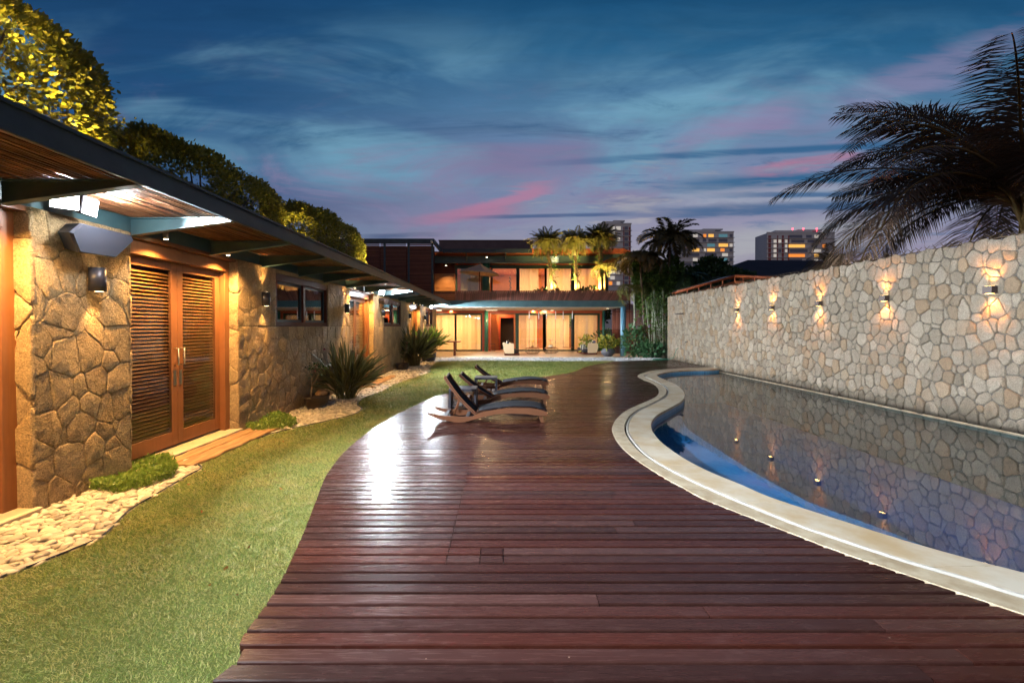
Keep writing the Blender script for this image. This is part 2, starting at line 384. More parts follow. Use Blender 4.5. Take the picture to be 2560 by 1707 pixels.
def stone2(name, cA, cB, cC, stain=False, grit=1.0):
    m, nt, b, out = newmat(name); p0 = pos(nt); r_ = isl(nt)
    g = nt.noise(p0, 62, 5, .75); g2 = nt.noise(p0, 20, 5, .7); g3 = nt.noise(p0, 5, 4, .6)
    w_ = nt.node('ShaderNodeTexWhiteNoise', noise_dimensions='1D'); nt.put(w_.inputs['W'], r_); sp = nt.node('ShaderNodeSeparateColor'); nt.l.new(w_.outputs['Color'], sp.inputs[0])
    c = nt.mix(sp.outputs[0], cA, cB); c = nt.mix(nt.rng(sp.outputs[1], .70, .98, 0, .8), c, cC)
    c = nt.mix(nt.rng(g3, .5, .72, 0, .4), c, cC)
    hv = nt.node('ShaderNodeHueSaturation'); nt.put(hv.inputs['Color'], c)
    nt.put(hv.inputs['Value'], nt.m('MULTIPLY', nt.m('MULTIPLY', nt.rng(g, .32, .68, .55, 1.42, False), nt.rng(g2, .3, .7, .8, 1.2, False)), nt.rng(sp.outputs[2], 0, 1, .84, 1.14, False))); c = hv.outputs[0]
    if stain:
        s3 = nt.node('ShaderNodeSeparateXYZ'); nt.l.new(p0, s3.inputs[0])
        st = nt.m('ADD', s3.outputs[2], nt.m('MULTIPLY', nt.m('SUBTRACT', nt.noise(nt.mapping(p0, (1, 1.3, .6)), 2.6, 4, .7), .5), .8))
        c = nt.mix(nt.rng(st, .22, -.10, 0, .8), c, s2l((84, 76, 64))); c = nt.mix(nt.rng(s3.outputs[2], .0, -.08, 0, .9), c, s2l((48, 42, 34)))
    nt.l.new(c, b.inputs['Base Color']); b.inputs['Roughness'].default_value = .85; b.inputs['Specular IOR Level'].default_value = .25
    nt.l.new(nt.bump(g, .8*grit, .012, nt.bump(g2, .8*grit, .02)), b.inputs['Normal']); M[name] = m
stone2('brown_stone', s2l((192, 164, 124)), s2l((174, 146, 108)), s2l((196, 162, 114)), grit=1.8)
stone2('pale_stone', s2l((166, 153, 136)), s2l((146, 133, 116)), s2l((156, 130, 102)), True, 1.7)
stone2('brown_mortar', s2l((172, 146, 108)), s2l((164, 138, 102)), s2l((154, 128, 92)))
stone2('pale_mortar', s2l((118, 111, 102)), s2l((112, 105, 96)), s2l((140, 132, 122)), True)
# wet stained deck boards
m, nt, b, out = newmat('deck_wood'); p0 = pos(nt); r_ = isl(nt)
cmb = nt.node('ShaderNodeCombineXYZ'); nt.put(cmb.inputs[2], nt.m('MULTIPLY', r_, 40.0)); va = nt.node('ShaderNodeVectorMath', operation='ADD'); nt.l.new(p0, va.inputs[0]); nt.l.new(cmb.outputs[0], va.inputs[1]); pp = va.outputs[0]
g1 = nt.noise(nt.mapping(pp, (2.2, 40, 8)), 2.0, 6, .65, .6); g2 = nt.noise(nt.mapping(pp, (1.6, 5, 4)), 2.4, 6, .72, .4); g3 = nt.noise(pp, 55, 4, .7); g4 = nt.noise(p0, .55, 3, .5)
g5 = nt.noise(nt.mapping(pp, (6, 14, 8)), 2.0, 5, .7, .8)
c = nt.mix(g1, s2l((40, 22, 19)), s2l((64, 37, 31)))
c = nt.mix(nt.rng(g2, .46, .74, 0, .35), c, s2l((72, 50, 47)))            # greyed patches
c = nt.mix(nt.rng(g5, .58, .70, 0, .6), c, s2l((66, 30, 28)))            # red stain showing through
hv = nt.node('ShaderNodeHueSaturation'); nt.put(hv.inputs['Color'], c); nt.put(hv.inputs['Value'], nt.rng(r_, 0, 1, .62, 1.32, False)); nt.put(hv.inputs['Saturation'], nt.rng(nt.m('FRACT', nt.m('MULTIPLY', r_, 7.3)), 0, 1, .9, 1.2, False)); c = hv.outputs[0]
vs_ = nt.node('ShaderNodeTexVoronoi', feature='F1'); nt.l.new(p0, vs_.inputs['Vector']); vs_.inputs['Scale'].default_value = 4.2
c = nt.mix(nt.rng(vs_.outputs['Distance'], .022, .012, 0, .8), c, s2l((170, 150, 130)))   # small flecks
nt.l.new(c, b.inputs['Base Color'])
nt.put(b.inputs['Roughness'], nt.m('ADD', nt.rng(g1, .25, .75, .15, .30, False), nt.m('MULTIPLY', g4, .06)))
b.inputs['Specular IOR Level'].default_value = .24; b.inputs['Coat Weight'].default_value = .0; b.inputs['Coat Roughness'].default_value = .12
nn = nt.bump(g1, .10, .003); nn = nt.bump(nt.m('ADD', nt.m('MULTIPLY', g2, .5), nt.m('MULTIPLY', g3, .3)), .15, .004, nn); nt.l.new(nn, b.inputs['Normal'])
M['deck'] = m

def wood(name, a, b_, rough=.45, axis='z', spec=.5, island=.15):
    m, nt, b, out = newmat(name); sca = {'z': (30, 30, 1.6), 'y': (30, 1.6, 30), 'x': (1.6, 30, 30)}[axis]
    q = pos(nt); g = nt.noise(nt.mapping(q, sca), 1.4, 6, .6, .8); g2 = nt.noise(q, 3, 4, .6)
    c = nt.mix(g, a, b_); hv = nt.node('ShaderNodeHueSaturation'); nt.put(hv.inputs['Color'], c)
    nt.put(hv.inputs['Value'], nt.m('MULTIPLY', nt.rng(isl(nt), 0, 1, 1-island, 1+island, False), nt.rng(g2, .25, .75, .85, 1.12, False)))
    nt.l.new(hv.outputs[0], b.inputs['Base Color']); b.inputs['Roughness'].default_value = rough; b.inputs['Specular IOR Level'].default_value = spec
    nt.l.new(nt.bump(g, .15, .004), b.inputs['Normal']); return m
M['door_wood'] = wood('red_brown_door_wood', s2l((118, 74, 44)), s2l((146, 94, 58)), .4, 'z')
M['door_wood_y'] = wood('red_brown_door_wood_horizontal', s2l((128, 66, 36)), s2l((160, 88, 50)), .42, 'y')
M['louvre'] = wood('louvre_wood', s2l((156, 102, 58)), s2l((188, 130, 76)), .38, 'y')
M['frame_dark'] = wood('dark_window_wood', s2l((78, 40, 30)), s2l((100, 54, 38)), .6, 'y', spec=.2)
M['orange_wood'] = wood('orange_soffit_wood', s2l((150, 74, 36)), s2l((178, 92, 46)), .5, 'x')
M['dark_slat'] = wood('dark_facade_slats', s2l((92, 50, 36)), s2l((120, 68, 48)), .55, 'x', .3, .35)
M['parapet_wood'] = wood('parapet_slats', s2l((96, 58, 50)), s2l((122, 76, 64)), .5, 'z', .4, .35)
M['lounger_wood'] = wood('lounger_teak', s2l((88, 56, 38)), s2l((116, 74, 48)), .55, 'x', spec=.3)
M['sleeper'] = simple('sleeper_wood', s2l((172, 134, 88)), .75, col2=s2l((132, 96, 58)), nscale=3, bump=.6, bscale=9, stretch=(6, .8, 6))
M['stick'] = simple('roof_sticks', s2l((150, 100, 66)), .5, col2=s2l((112, 70, 46)), nscale=5, island=.5)
M['teal'] = simple('teal_painted_steel', s2l((70, 98, 102)), .45, col2=s2l((58, 84, 90)), nscale=2.5, bump=.06, bscale=20)
M['teal_dark'] = simple('dark_teal_painted_steel', s2l((44, 58, 66)), .5, col2=s2l((32, 44, 52)), nscale=3, bump=.08, bscale=14)
M['green'] = simple('dark_green_aluminium', s2l((38, 66, 50)), .45, col2=s2l((30, 52, 42)))
M['column'] = simple('blue_green_painted_column', s2l((104, 152, 178)), .35, col2=s2l((94, 140, 166)))
M['column_green'] = simple('green_painted_column', s2l((50, 104, 84)), .35, col2=s2l((44, 92, 76)))
M['red_wood'] = simple('red_orange_lintel_paint', s2l((170, 74, 36)), .5, col2=s2l((150, 62, 30)), stretch=(.5, 6, 6))
M['lamp_black'] = simple('dark_lamp_metal', s2l((52, 50, 56)), .4, .3, bump=.03)
M['lamp_brown'] = simple('brown_lamp_metal', s2l((78, 64, 60)), .4, .3, bump=.03)
M['speaker'] = simple('dark_speaker_shell', s2l((58, 62, 74)), .55, bump=.04, bscale=200)
M['bare_metal'] = simple('brushed_metal', s2l((170, 165, 150)), .3, .9)
M['soil'] = simple('soil', s2l((74, 56, 40)), .95, col2=s2l((50, 38, 28)), nscale=8, bump=.8, bscale=30)
M['sill'] = simple('pale_stone_sill', s2l((206, 190, 158)), .5, col2=s2l((188, 170, 138)), nscale=5, bump=.12, bscale=50)
M['plaster'] = simple('white_plaster', s2l((214, 206, 194)), .8, col2=s2l((202, 194, 182)), bump=.04)
M['room_wood'] = wood('room_panelling', s2l((150, 84, 42)), s2l((178, 106, 56)), .5, 'z')
M['tile_floor'] = simple('terrace_tile', s2l((196, 172, 146)), .28, col2=s2l((178, 152, 126)), nscale=1.5)
M['curtain_plain'] = simple('roller_blind', s2l((206, 178, 136)), .9)
M['steel_pale'] = simple('pale_steel_rod', s2l((206, 212, 222)), .35, .2)
M['roof_brown'] = simple('brown_roof_sheet', s2l((104, 84, 84)), .7, col2=s2l((88, 70, 72)), nscale=2)
M['black_room'] = simple('dark_interior', s2l((34, 27, 25)), .9)  # near black: the dark of unlit rooms and deck gaps is in this colour
M['sling'] = simple('charcoal_sling_fabric', s2l((34, 35, 42)), .85, spec=.15, bump=.25, bscale=500, col2=s2l((30, 32, 40)), nscale=30)
M['table_dark'] = simple('dark_side_table', s2l((70, 72, 84)), .45, col2=s2l((52, 54, 64)), nscale=9, stretch=(1, 8, 1), bump=.1)
M['hose'] = simple('green_garden_hose', s2l((20, 110, 84)), .4)

def glass(name, tint=(1, 1, 1), refl=1.0, rough=0.0, mn=.03):
    m = bpy.data.materials.new(name); m.use_nodes = True; nt = NT(m.node_tree); nt.n.clear()
    out = nt.node('ShaderNodeOutputMaterial'); tr = nt.node('ShaderNodeBsdfTransparent'); tr.inputs[0].default_value = (*tint, 1)
    gl = nt.node('ShaderNodeBsdfGlossy'); gl.inputs['Roughness'].default_value = rough; gl.inputs['Color'].default_value = (1, 1, 1, 1)
    lw = nt.node('ShaderNodeLayerWeight'); lw.inputs[0].default_value = .5
    fr = nt.m('MULTIPLY_ADD', nt.m('POWER', lw.outputs['Facing'], 5.0), .92*refl, .04*refl+mn, clamp=True)
    mx = nt.node('ShaderNodeMixShader'); nt.put(mx.inputs[0], fr)
    nt.l.new(tr.outputs[0], mx.inputs[1]); nt.l.new(gl.outputs[0], mx.inputs[2]); nt.l.new(mx.outputs[0], out.inputs[0]); return m
M['glass'] = glass('window_glass', (.9, .92, .92))
M['glass_dark'] = glass('dark_window_glass', (.35, .38, .4), 1.2, 0, .10)
# sheer curtain: lets the room light through
def curtain(name, colr, tr=.5):
    m = bpy.data.materials.new(name); m.use_nodes = True; nt = NT(m.node_tree); nt.n.clear()
    out = nt.node('ShaderNodeOutputMaterial'); d = nt.node('ShaderNodeBsdfDiffuse'); t = nt.node('ShaderNodeBsdfTranslucent')
    c = nt.mix(nt.noise(nt.mapping(pos(nt), (14, 1, .3)), 1.5, 3), colr, tuple(v*.86 for v in colr))
    nt.l.new(c, d.inputs[0]); nt.l.new(c, t.inputs[0])
    mx = nt.node('ShaderNodeMixShader'); mx.inputs[0].default_value = tr; nt.l.new(d.outputs[0], mx.inputs[1]); nt.l.new(t.outputs[0], mx.inputs[2])
    nt.l.new(mx.outputs[0], out.inputs[0]); return m
M['canopy'] = curtain('parasol_canvas', s2l((226, 204, 174)), .45)
M['curtain'] = curtain('sheer_curtain', s2l((236, 216, 184)), .6)

def leafmat(name, a, b_, rough=.45, tr=.3, spec=.4):
    m, nt, b, out = newmat(name); r_ = isl(nt)
    c = nt.mix(r_, a, b_); q = nt.noise(pos(nt), 1.3, 3); hv = nt.node('ShaderNodeHueSaturation'); nt.put(hv.inputs['Color'], c)
    nt.put(hv.inputs['Value'], nt.rng(q, .3, .7, .8, 1.2, False)); nt.l.new(hv.outputs[0], b.inputs['Base Color'])
    b.inputs['Roughness'].default_value = rough; b.inputs['Specular IOR Level'].default_value = spec
    t = nt.node('ShaderNodeBsdfTranslucent'); nt.l.new(hv.outputs[0], t.inputs[0])
    mx = nt.node('ShaderNodeMixShader'); mx.inputs[0].default_value = tr; nt.l.new(b.outputs[0], mx.inputs[1]); nt.l.new(t.outputs[0], mx.inputs[2]); nt.l.new(mx.outputs[0], out.inputs[0])
    return m
M['ficus'] = leafmat('ficus_leaf', s2l((112, 116, 40)), s2l((160, 146, 54)))
M['leaf_dark'] = leafmat('dark_leaf', s2l((44, 66, 34)), s2l((70, 92, 44)))
M['leaf_mid'] = leafmat('mid_green_leaf', s2l((76, 106, 48)), s2l((104, 128, 60)))
M['strap'] = leafmat('strap_leaf', s2l((72, 74, 44)), s2l((124, 118, 72)), .35, .2, .5)
M['cover'] = leafmat('ground_cover_leaf', s2l((100, 130, 50)), s2l((140, 156, 74)), .4)
M['palm'] = leafmat('palm_leaflet', s2l((104, 108, 52)), s2l((130, 124, 64)), .45)
M['palm_dark'] = leafmat('olive_brown_palm_leaflet', s2l((96, 88, 54)), s2l((124, 104, 64)), .5, .3)  # olive brown leaflets of the foxtail and small palms
M['coco'] = leafmat('coconut_leaflet', s2l((132, 106, 84)), s2l((158, 126, 98)), .5, .3)
M['pot_leaf'] = leafmat('variegated_leaf', s2l((60, 104, 44)), s2l((190, 176, 70)), .35)
M['philo'] = leafmat('broad_green_leaf', s2l((56, 104, 66)), s2l((88, 124, 84)), .4)
M['bark'] = simple('bark', s2l((112, 92, 68)), .9, col2=s2l((80, 64, 48)), nscale=8, bump=.7, bscale=22)
M['palm_trunk'] = simple('palm_trunk', s2l((132, 108, 74)), .9, col2=s2l((84, 64, 44)), nscale=7, bump=.9, bscale=16, stretch=(1, 1, 3))
M['bamboo'] = simple('bamboo_cane', s2l((166, 168, 150)), .5, col2=s2l((140, 146, 116)), nscale=6)
M['flower_pink'] = simple('pink_petal', s2l((220, 110, 120)), .6)
M['flower_purple'] = simple('purple_petal', s2l((150, 80, 170)), .6)
M['pot_brown'] = simple('brown_glazed_bowl', s2l((78, 62, 46)), .4, col2=s2l((60, 46, 34)), nscale=6, bump=.1)
M['grass'] = leafmat('grass_blade', s2l((92, 126, 42)), s2l((172, 168, 104)), .5, .25, .3)
gm = M['grass']; nt = NT(gm.node_tree); pb = [n_ for n_ in nt.n if n_.type == 'BSDF_PRINCIPLED'][0]; tb = [n_ for n_ in nt.n if n_.type == 'BSDF_TRANSLUCENT'][0]; src = pb.inputs['Base Color'].links[0].from_socket
q = pos(nt); f1 = nt.noise(q, 1.3, 6, .68); f2 = nt.noise(q, 9, 4, .7)
gc = nt.mix(nt.rng(f1, .46, .66, 0, .45), src, s2l((164, 132, 80))); gc = nt.mix(nt.rng(f2, .56, .70, 0, .7), gc, s2l((66, 104, 34))); gc = nt.mix(nt.rng(f2, .44, .34, 0, .5), gc, s2l((168, 158, 116)))
nt.l.new(gc, pb.inputs['Base Color']); nt.l.new(gc, tb.inputs[0])
m, nt, b, out = newmat('lawn_soil'); q = pos(nt)
c = nt.mix(nt.noise(q, 38, 4, .7), s2l((62, 78, 34)), s2l((104, 116, 54))); c = nt.mix(nt.rng(nt.noise(q, 1.7, 5, .65), .52, .68, 0, .6), c, s2l((116, 98, 58)))
nt.l.new(c, b.inputs['Base Color']); b.inputs['Roughness'].default_value = .9; b.inputs['Specular IOR Level'].default_value = .15
nt.l.new(nt.bump(nt.noise(q, 90, 4, .75), 1.0, .03), b.inputs['Normal']); M['lawn'] = m
M['pebble'] = simple('river_pebble', s2l((196, 182, 156)), .55, col2=s2l((168, 156, 136)), nscale=6, island=.32, bump=.08, bscale=60)
M['gravel'] = simple('white_gravel', s2l((196, 196, 196)), .7, island=.35)
M['coping'] = simple('sandstone_coping', s2l((186, 177, 161)), .45, col2=s2l((166, 142, 106)), nscale=2.0, bump=.12, bscale=45, island=.10)
M['coping_out'] = simple('rough_outer_coping', s2l((172, 158, 134)), .6, col2=s2l((144, 126, 100)), nscale=7, bump=.25, bscale=40, island=.1)
M['strip'] = simple('white_drain_strip', s2l((150, 146, 138)), .5)
m, nt, b, out = newmat('blue_pool_tile'); q = pos(nt)
br = nt.node('ShaderNodeTexBrick', offset=0.0, squash=1.0); nt.l.new(q, br.inputs['Vector']); br.inputs['Scale'].default_value = 20; br.inputs['Brick Width'].default_value = 1; br.inputs['Row Height'].default_value = 1
br.inputs['Color1'].default_value = (*s2l((92, 160, 204)), 1); br.inputs['Color2'].default_value = (*s2l((76, 144, 190)), 1); br.inputs['Mortar'].default_value = (*s2l((50, 96, 140)), 1); br.inputs['Mortar Size'].default_value = .03
nt.l.new(nt.mix(nt.rng(nt.noise(q, 1.5, 4), .3, .7, 0, .35), br.outputs[0], s2l((60, 122, 168))), b.inputs['Base Color']); b.inputs['Roughness'].default_value = .4; M['pool_tile'] = m
M['pool_deep'] = simple('deep_pool_floor', s2l((18, 88, 156)), .5, col2=s2l((14, 72, 132)), nscale=1.5)
# water: clear, mirror like at low angles
m = bpy.data.materials.new('pool_water'); m.use_nodes = True; nt = NT(m.node_tree); nt.n.clear()
out = nt.node('ShaderNodeOutputMaterial'); tr = nt.node('ShaderNodeBsdfTransparent'); tr.inputs[0].default_value = (.50, .80, .95, 1)
gl = nt.node('ShaderNodeBsdfGlossy'); gl.inputs['Roughness'].default_value = .0
lw = nt.node('ShaderNodeLayerWeight'); lw.inputs[0].default_value = .5
bp = nt.bump(nt.noise(nt.mapping(pos(nt), (1, 1, 1)), 3.5, 4, .5), .05, .01); nt.l.new(bp, gl.inputs['Normal']); nt.l.new(bp, lw.inputs['Normal'])
mx = nt.node('ShaderNodeMixShader'); nt.put(mx.inputs[0], nt.m('MULTIPLY_ADD', nt.m('POWER', lw.outputs['Facing'], 3.0), .95, .03, clamp=True)); nt.l.new(tr.outputs[0], mx.inputs[1]); nt.l.new(gl.outputs[0], mx.inputs[2]); nt.l.new(mx.outputs[0], out.inputs[0]); M['water'] = m
# ---------------------------------------------------------------- outlines on the ground
LAWN_Z = -0.045
def smooth_line(pts, n=260, closed=False):
    pts = np.array([(p[0], p[1]) for p in pts], float)
    m_ = len(pts); out_ = []
    for i in range(m_-1):
        p0, p1, p2, p3 = pts[max(i-1, 0)], pts[i], pts[i+1], pts[min(i+2, m_-1)]
        for t in np.linspace(0, 1, 10, endpoint=False):
            a = 2*p1; b_ = p2-p0; c_ = 2*p0-5*p1+4*p2-p3; d = -p0+3*p1-3*p2+p3
            out_.append(.5*(a+b_*t+c_*t*t+d*t**3))
    out_.append(pts[-1]); q = np.array(out_)
    s_ = np.r_[0, np.cumsum(np.hypot(*np.diff(q, axis=0).T))]; t = np.linspace(0, s_[-1], n)
    return np.stack([np.interp(t, s_, q[:, 0]), np.interp(t, s_, q[:, 1])], 1)
def gl_(pts, z=0): return [tuple(G(x, y, z)[:2]) for x, y in pts]
WALLX = 8.2
left_edge = [(-2.6, -1.5), (-2.15, 0.6)] + gl_([(522, 1707), (600, 1596.5), (664, 1512), (712, 1432.8), (754.8, 1340), (785.8, 1262.5), (811, 1196.7), (832, 1163.8), (855.4, 1134.8), (894, 1100), (948, 1060), (1011, 1025.9), (1066, 1000.6), (1120, 982.2), (1235, 961), (1343.7, 943.7), (1430, 930), (1475, 914), (1534, 903)])
LE = smooth_line(left_edge, 500)
def z8(x, y): return (1450+x/3.92, 850+y/3.92)
def z4(x, y): return (1900+x/2.8, 1000+y/2.8)
outer = [(WALLX, 18.3)] + gl_([z8(*p) for p in [(1150, 270), (1000, 275), (750, 295), (640, 316), (565, 350), (620, 390), (700, 420), (755, 460), (772, 510), (735, 560), (600, 622), (450, 692), (355, 775), (315, 860), (330, 930), (380, 1020), (480, 1120), (650, 1240), (850, 1365), (1050, 1470), (1230, 1567)]] + [z4(*p) for p in [(250, 945), (550, 1060), (1090, 1245), (1560, 1405), (1830, 1495)]]) + [(3.6, 1.6), (4.3, .6), (5.3, -1.0)]
groove = [(WALLX, 17.9)] + gl_([z8(*p) for p in [(1100, 283), (900, 292), (720, 318), (632, 350), (690, 384), (780, 425), (842, 467), (853, 510), (825, 555), (700, 625), (560, 692), (480, 762), (445, 850), (470, 940), (560, 1060), (680, 1160), (850, 1265), (1100, 1390), (1300, 1480), (1500, 1567)]] + [z4(*p) for p in [(230, 870), (500, 965), (1000, 1130), (1500, 1275), (1848, 1385)]]) + [(3.85, 1.85), (4.6, .8), (5.6, -.85)]
inner = [(WALLX, 17.4)] + gl_([z8(*p) for p in [(1250, 290), (1100, 292), (900, 305), (785, 328), (752, 352), (830, 388), (940, 440), (1008, 500), (1020, 550), (995, 595), (900, 652), (765, 725), (702, 790), (690, 850), (720, 920), (800, 1010), (920, 1100), (1060, 1190), (1300, 1310), (1550, 1410), (1800, 1522)]] + [z4(*p) for p in [(250, 745), (500, 826), (1000, 985), (1540, 1138), (1848, 1215)]]) + [(4.2, 2.1), (5.0, 1.1), (6.1, -.6)]
OU, GR, IN = (smooth_line(a, 420) for a in (outer, groove, inner))

# ---------------------------------------------------------------- ground sheet with a hole for the pool
def flat(name, poly, z, mat, parent=None, kind=None):
    bm = bmesh.new(); vs = [bm.verts.new((p[0], p[1], z)) for p in poly]
    es = [bm.edges.new((vs[i], vs[(i+1) % len(vs)])) for i in range(len(vs))]
    bmesh.ops.triangle_fill(bm, use_beauty=True, use_dissolve=False, edges=es)
    for f in bm.faces:
        if f.normal.z < 0: f.normal_flip()
    me = bpy.data.meshes.new(name); bm.to_mesh(me); bm.free(); o = link(name, me, mat, parent)
    return tag(o, kind=kind) if kind else o
pool_poly = [tuple(p) for p in IN[::2]] + [(WALLX, -.6)]
GZ = -.10
bm = bmesh.new()
def loop(pts):
    vs = [bm.verts.new((p[0], p[1], GZ)) for p in pts]; return [bm.edges.new((vs[i], vs[(i+1) % len(vs)])) for i in range(len(vs))]
es = loop([(-900, -300), (900, -300), (900, 2500), (-900, 2500)]) + loop([tuple(p) for p in ((OU*.35+IN*.65)[::4])] + [(WALLX+.1, -.6)])
bmesh.ops.triangle_fill(bm, use_beauty=True, edges=es)
for f in bm.faces:
    if f.normal.z < 0: f.normal_flip()
me = bpy.data.meshes.new('ground'); bm.to_mesh(me); bm.free(); tag(link('ground', me, M['soil']), kind='structure')

# pool basin
DEEP = -1.25
b_ = MB(); n = len(IN)
def wallstrip(b_, line, z0, z1):
    b_.add([(x, y, z) for x, y in line for z in (z0, z1)], [(2*i, 2*i+2, 2*i+3, 2*i+1) for i in range(len(line)-1)])
cut = lambda L: L[::2]
wallstrip(b_, cut(IN), DEEP, -.05)
b_.build('basin_wall_tmp', M['pool_tile'], fix=False); bo = bpy.data.objects['basin_wall_tmp']; bo.name = 'pool_basin'; tag(bo, kind='structure')
flat('pool_floor', pool_poly, DEEP, M['pool_deep'], kind='structure')
b_ = MB(); b_.box(WALLX-.012, WALLX+.05, -.6, 17.5, DEEP, -.16); tag(b_.build('pool_side_wall', M['pale_mortar']), kind='structure')
# submerged curved ledge beside the coping
ZB = -.24
led = smooth_line(gl_([z8(*p) for p in [(985, 720), (1000, 770), (1050, 860), (1200, 970), (1400, 1100), (1700, 1290), (2156, 1540)]] + [z4(*p) for p in [(400, 735), (850, 900), (1100, 1000), (1400, 1120), (1848, 1300)]], ZB), 120)
inn_from = [tuple(p) for p in IN if p[1] < led[0][1]+.1 and p[1] > 1.2]
far = led[0]
poly = [tuple(p) for p in led if p[1] > 1.0] + [tuple(p) for p in inn_from[::-3]]
flat('pool_ledge', poly, ZB, M['pool_tile'], kind='structure')
b_ = MB(); wallstrip(b_, led, DEEP, ZB); tag(b_.build('pool_ledge_riser', M['pool_tile'], fix=False), kind='structure')
tag(flat('pool_water', pool_poly, -.12, M['water']), kind='structure')

# coping: outer band, drain strip, inner band, each slab its own island
def slabs(A, B, z, step, gap, over=0.0, thick=.05, ns=12):
    b_ = MB(); s_ = np.r_[0, np.cumsum(np.hypot(*np.diff(A, axis=0).T))]; L = s_[-1]; t0 = 0
    while t0 < L-.1:
        st = step*random.uniform(.8, 1.25); t1 = min(t0+st, L); t = np.linspace(t0, t1-gap, ns)
        f = t/L; sA = s_/L; sB = np.linspace(0, 1, len(B))
        a = np.stack([np.interp(t, s_, A[:, k]) for k in (0, 1)], 1); g_ = np.interp(t, s_, np.arange(len(A)))
        bb = np.stack([np.interp(g_, np.arange(len(B)), B[:, k]) for k in (0, 1)], 1)
        vs = []
        for (p, q) in zip(a, bb):
            d = (q-p)/max(np.hypot(*(q-p)), 1e-6); e = .006
            vs += [(*p, z-thick), (*p, z-e), (*(p+d*e), z), (*(q-d*e), z), (*q, z-e), (*q, z-thick)]
        fs = [(i*6+k, i*6+6+k, i*6+7+k, i*6+1+k) for i in range(ns-1) for k in range(5)] + [(0, 1, 2, 3, 4, 5), tuple(range(ns*6-1, ns*6-7, -1))]
        b_.add(vs, fs); t0 = t1
    return b_
def mixl(A, B, f): return A*(1-f)+B*f
cop = slabs(OU, mixl(OU, GR, .93), .004, 1.35, .009).build('pool_coping', M['coping_out']); tag(cop, kind='structure')
b_ = MB()
for i in range(len(GR)-1):
    pass
def offs(L, d):
    t = np.gradient(L, axis=0); t /= np.hypot(*t.T)[:, None]; nrm = np.stack([-t[:, 1], t[:, 0]], 1); return L+nrm*d
s1, s2 = offs(GR, .014), offs(GR, .040)
tag(slabs(s1, s2, .010, 60, 0, ns=300).build('pool_drain_strip', M['strip']), kind='structure')
tag(slabs(offs(GR, .044), offs(IN, .012), .006, 1.25, .010).build('pool_inner_coping', M['coping']), kind='structure')

# ---------------------------------------------------------------- deck: boards running across the view, cut to the curved outline
PW, GAP = .1155, .0185
oy = np.r_[OU[::-1, 1]]; ox = np.r_[OU[::-1, 0]]
def xl(y):
    if y > LE[-1, 1]: return np.interp(y, [LE[-1, 1], 22.3], [LE[-1, 0], WALLX])
    return float(np.interp(y, LE[:, 1], LE[:, 0]))
def xr(y):
    return float(min(WALLX, np.interp(y, oy, ox))) - .004 if y < 18.2 else WALLX
b_ = MB(); y = -1.4; row = 0
while y < 22.2:
    y1 = y+PW-GAP; ys = [y, y+.005, y1-.005, y1]; L_ = [xl(q) for q in ys]; R_ = [xr(q) for q in ys]
    if R_[0]-L_[0] > .1:
        cuts = []
        if 3.0 < y < 5.6: cuts.append(-.39)
        if 3.0 < y < 3.3: cuts += [-.16, .0]
        x = L_[0]+random.uniform(1.0, 3.6)
        while x < R_[0]-.5:
            if random.random() < .8 and abs(x+.39) > .8: cuts.append(x+.13)
            x += random.uniform(1.6, 3.2)
        cuts = sorted(c_ for c_ in cuts if L_[0]+.3 < c_ < R_[0]-.3)
        segs = [L_] + [[c_+.003]*4 for c_ in cuts]; sege = [[c_-.003]*4 for c_ in cuts] + [R_]
        for A_, B_ in zip(segs, sege):
            dz = random.uniform(-.0018, .0018); e = .005; tl = random.uniform(-.0011, .0011)
            vs = []
            for E_ in (A_, B_):
                vs += [(E_[0], ys[0], -.03), (E_[0], ys[0], dz-e-tl), (E_[1], ys[1], dz-tl), (E_[2], ys[2], dz+tl), (E_[3], ys[3], dz-e+tl), (E_[3], ys[3], -.03)]
            b_.add(vs, [(k, k+1, k+7, k+6) for k in range(5)] + [(5, 4, 3, 2, 1, 0), (6, 7, 8, 9, 10, 11)])
    y += PW; row += 1
tag(b_.build('pool_deck', M['deck']), kind='structure')
# near black sheet standing in for the shade in the board gaps
poly = [(xl(q)+.02, q) for q in np.linspace(-1.4, 22.2, 160)] + [(xr(q)-.02, q) for q in np.linspace(22.2, -1.4, 200)]
tag(flat('deck_gap_shade', poly, -.05, M['black_room']), kind='structure')

# ---------------------------------------------------------------- lawn and pebble beds
def z3(x, y): return (500+x/3.135, 600+y/3.135)
bed_edge = [(-3.35, -1.5), (-3.32, 1.2)] + gl_([(0, 1447), (60, 1424), (181, 1376), (259, 1339), (323, 1278), (404, 1229), (470, 1190), (504, 1170), (482, 1157), (478, 1148)], LAWN_Z)
bed2 = gl_([(655, 1094), (679, 1085), (750, 1068), (819, 1053), (883, 1037), (905, 1022), (893, 1010), (911, 995), (959, 977), (985, 962), (1039, 944), (1074, 931), (1075, 922), (1090, 908), (1107, 904)], LAWN_Z)
be = smooth_line(bed_edge, 120); be2 = smooth_line(bed2, 160)
slp = gl_([(478, 1148), (655, 1094)], LAWN_Z)
edge_all = np.r_[be, be2]
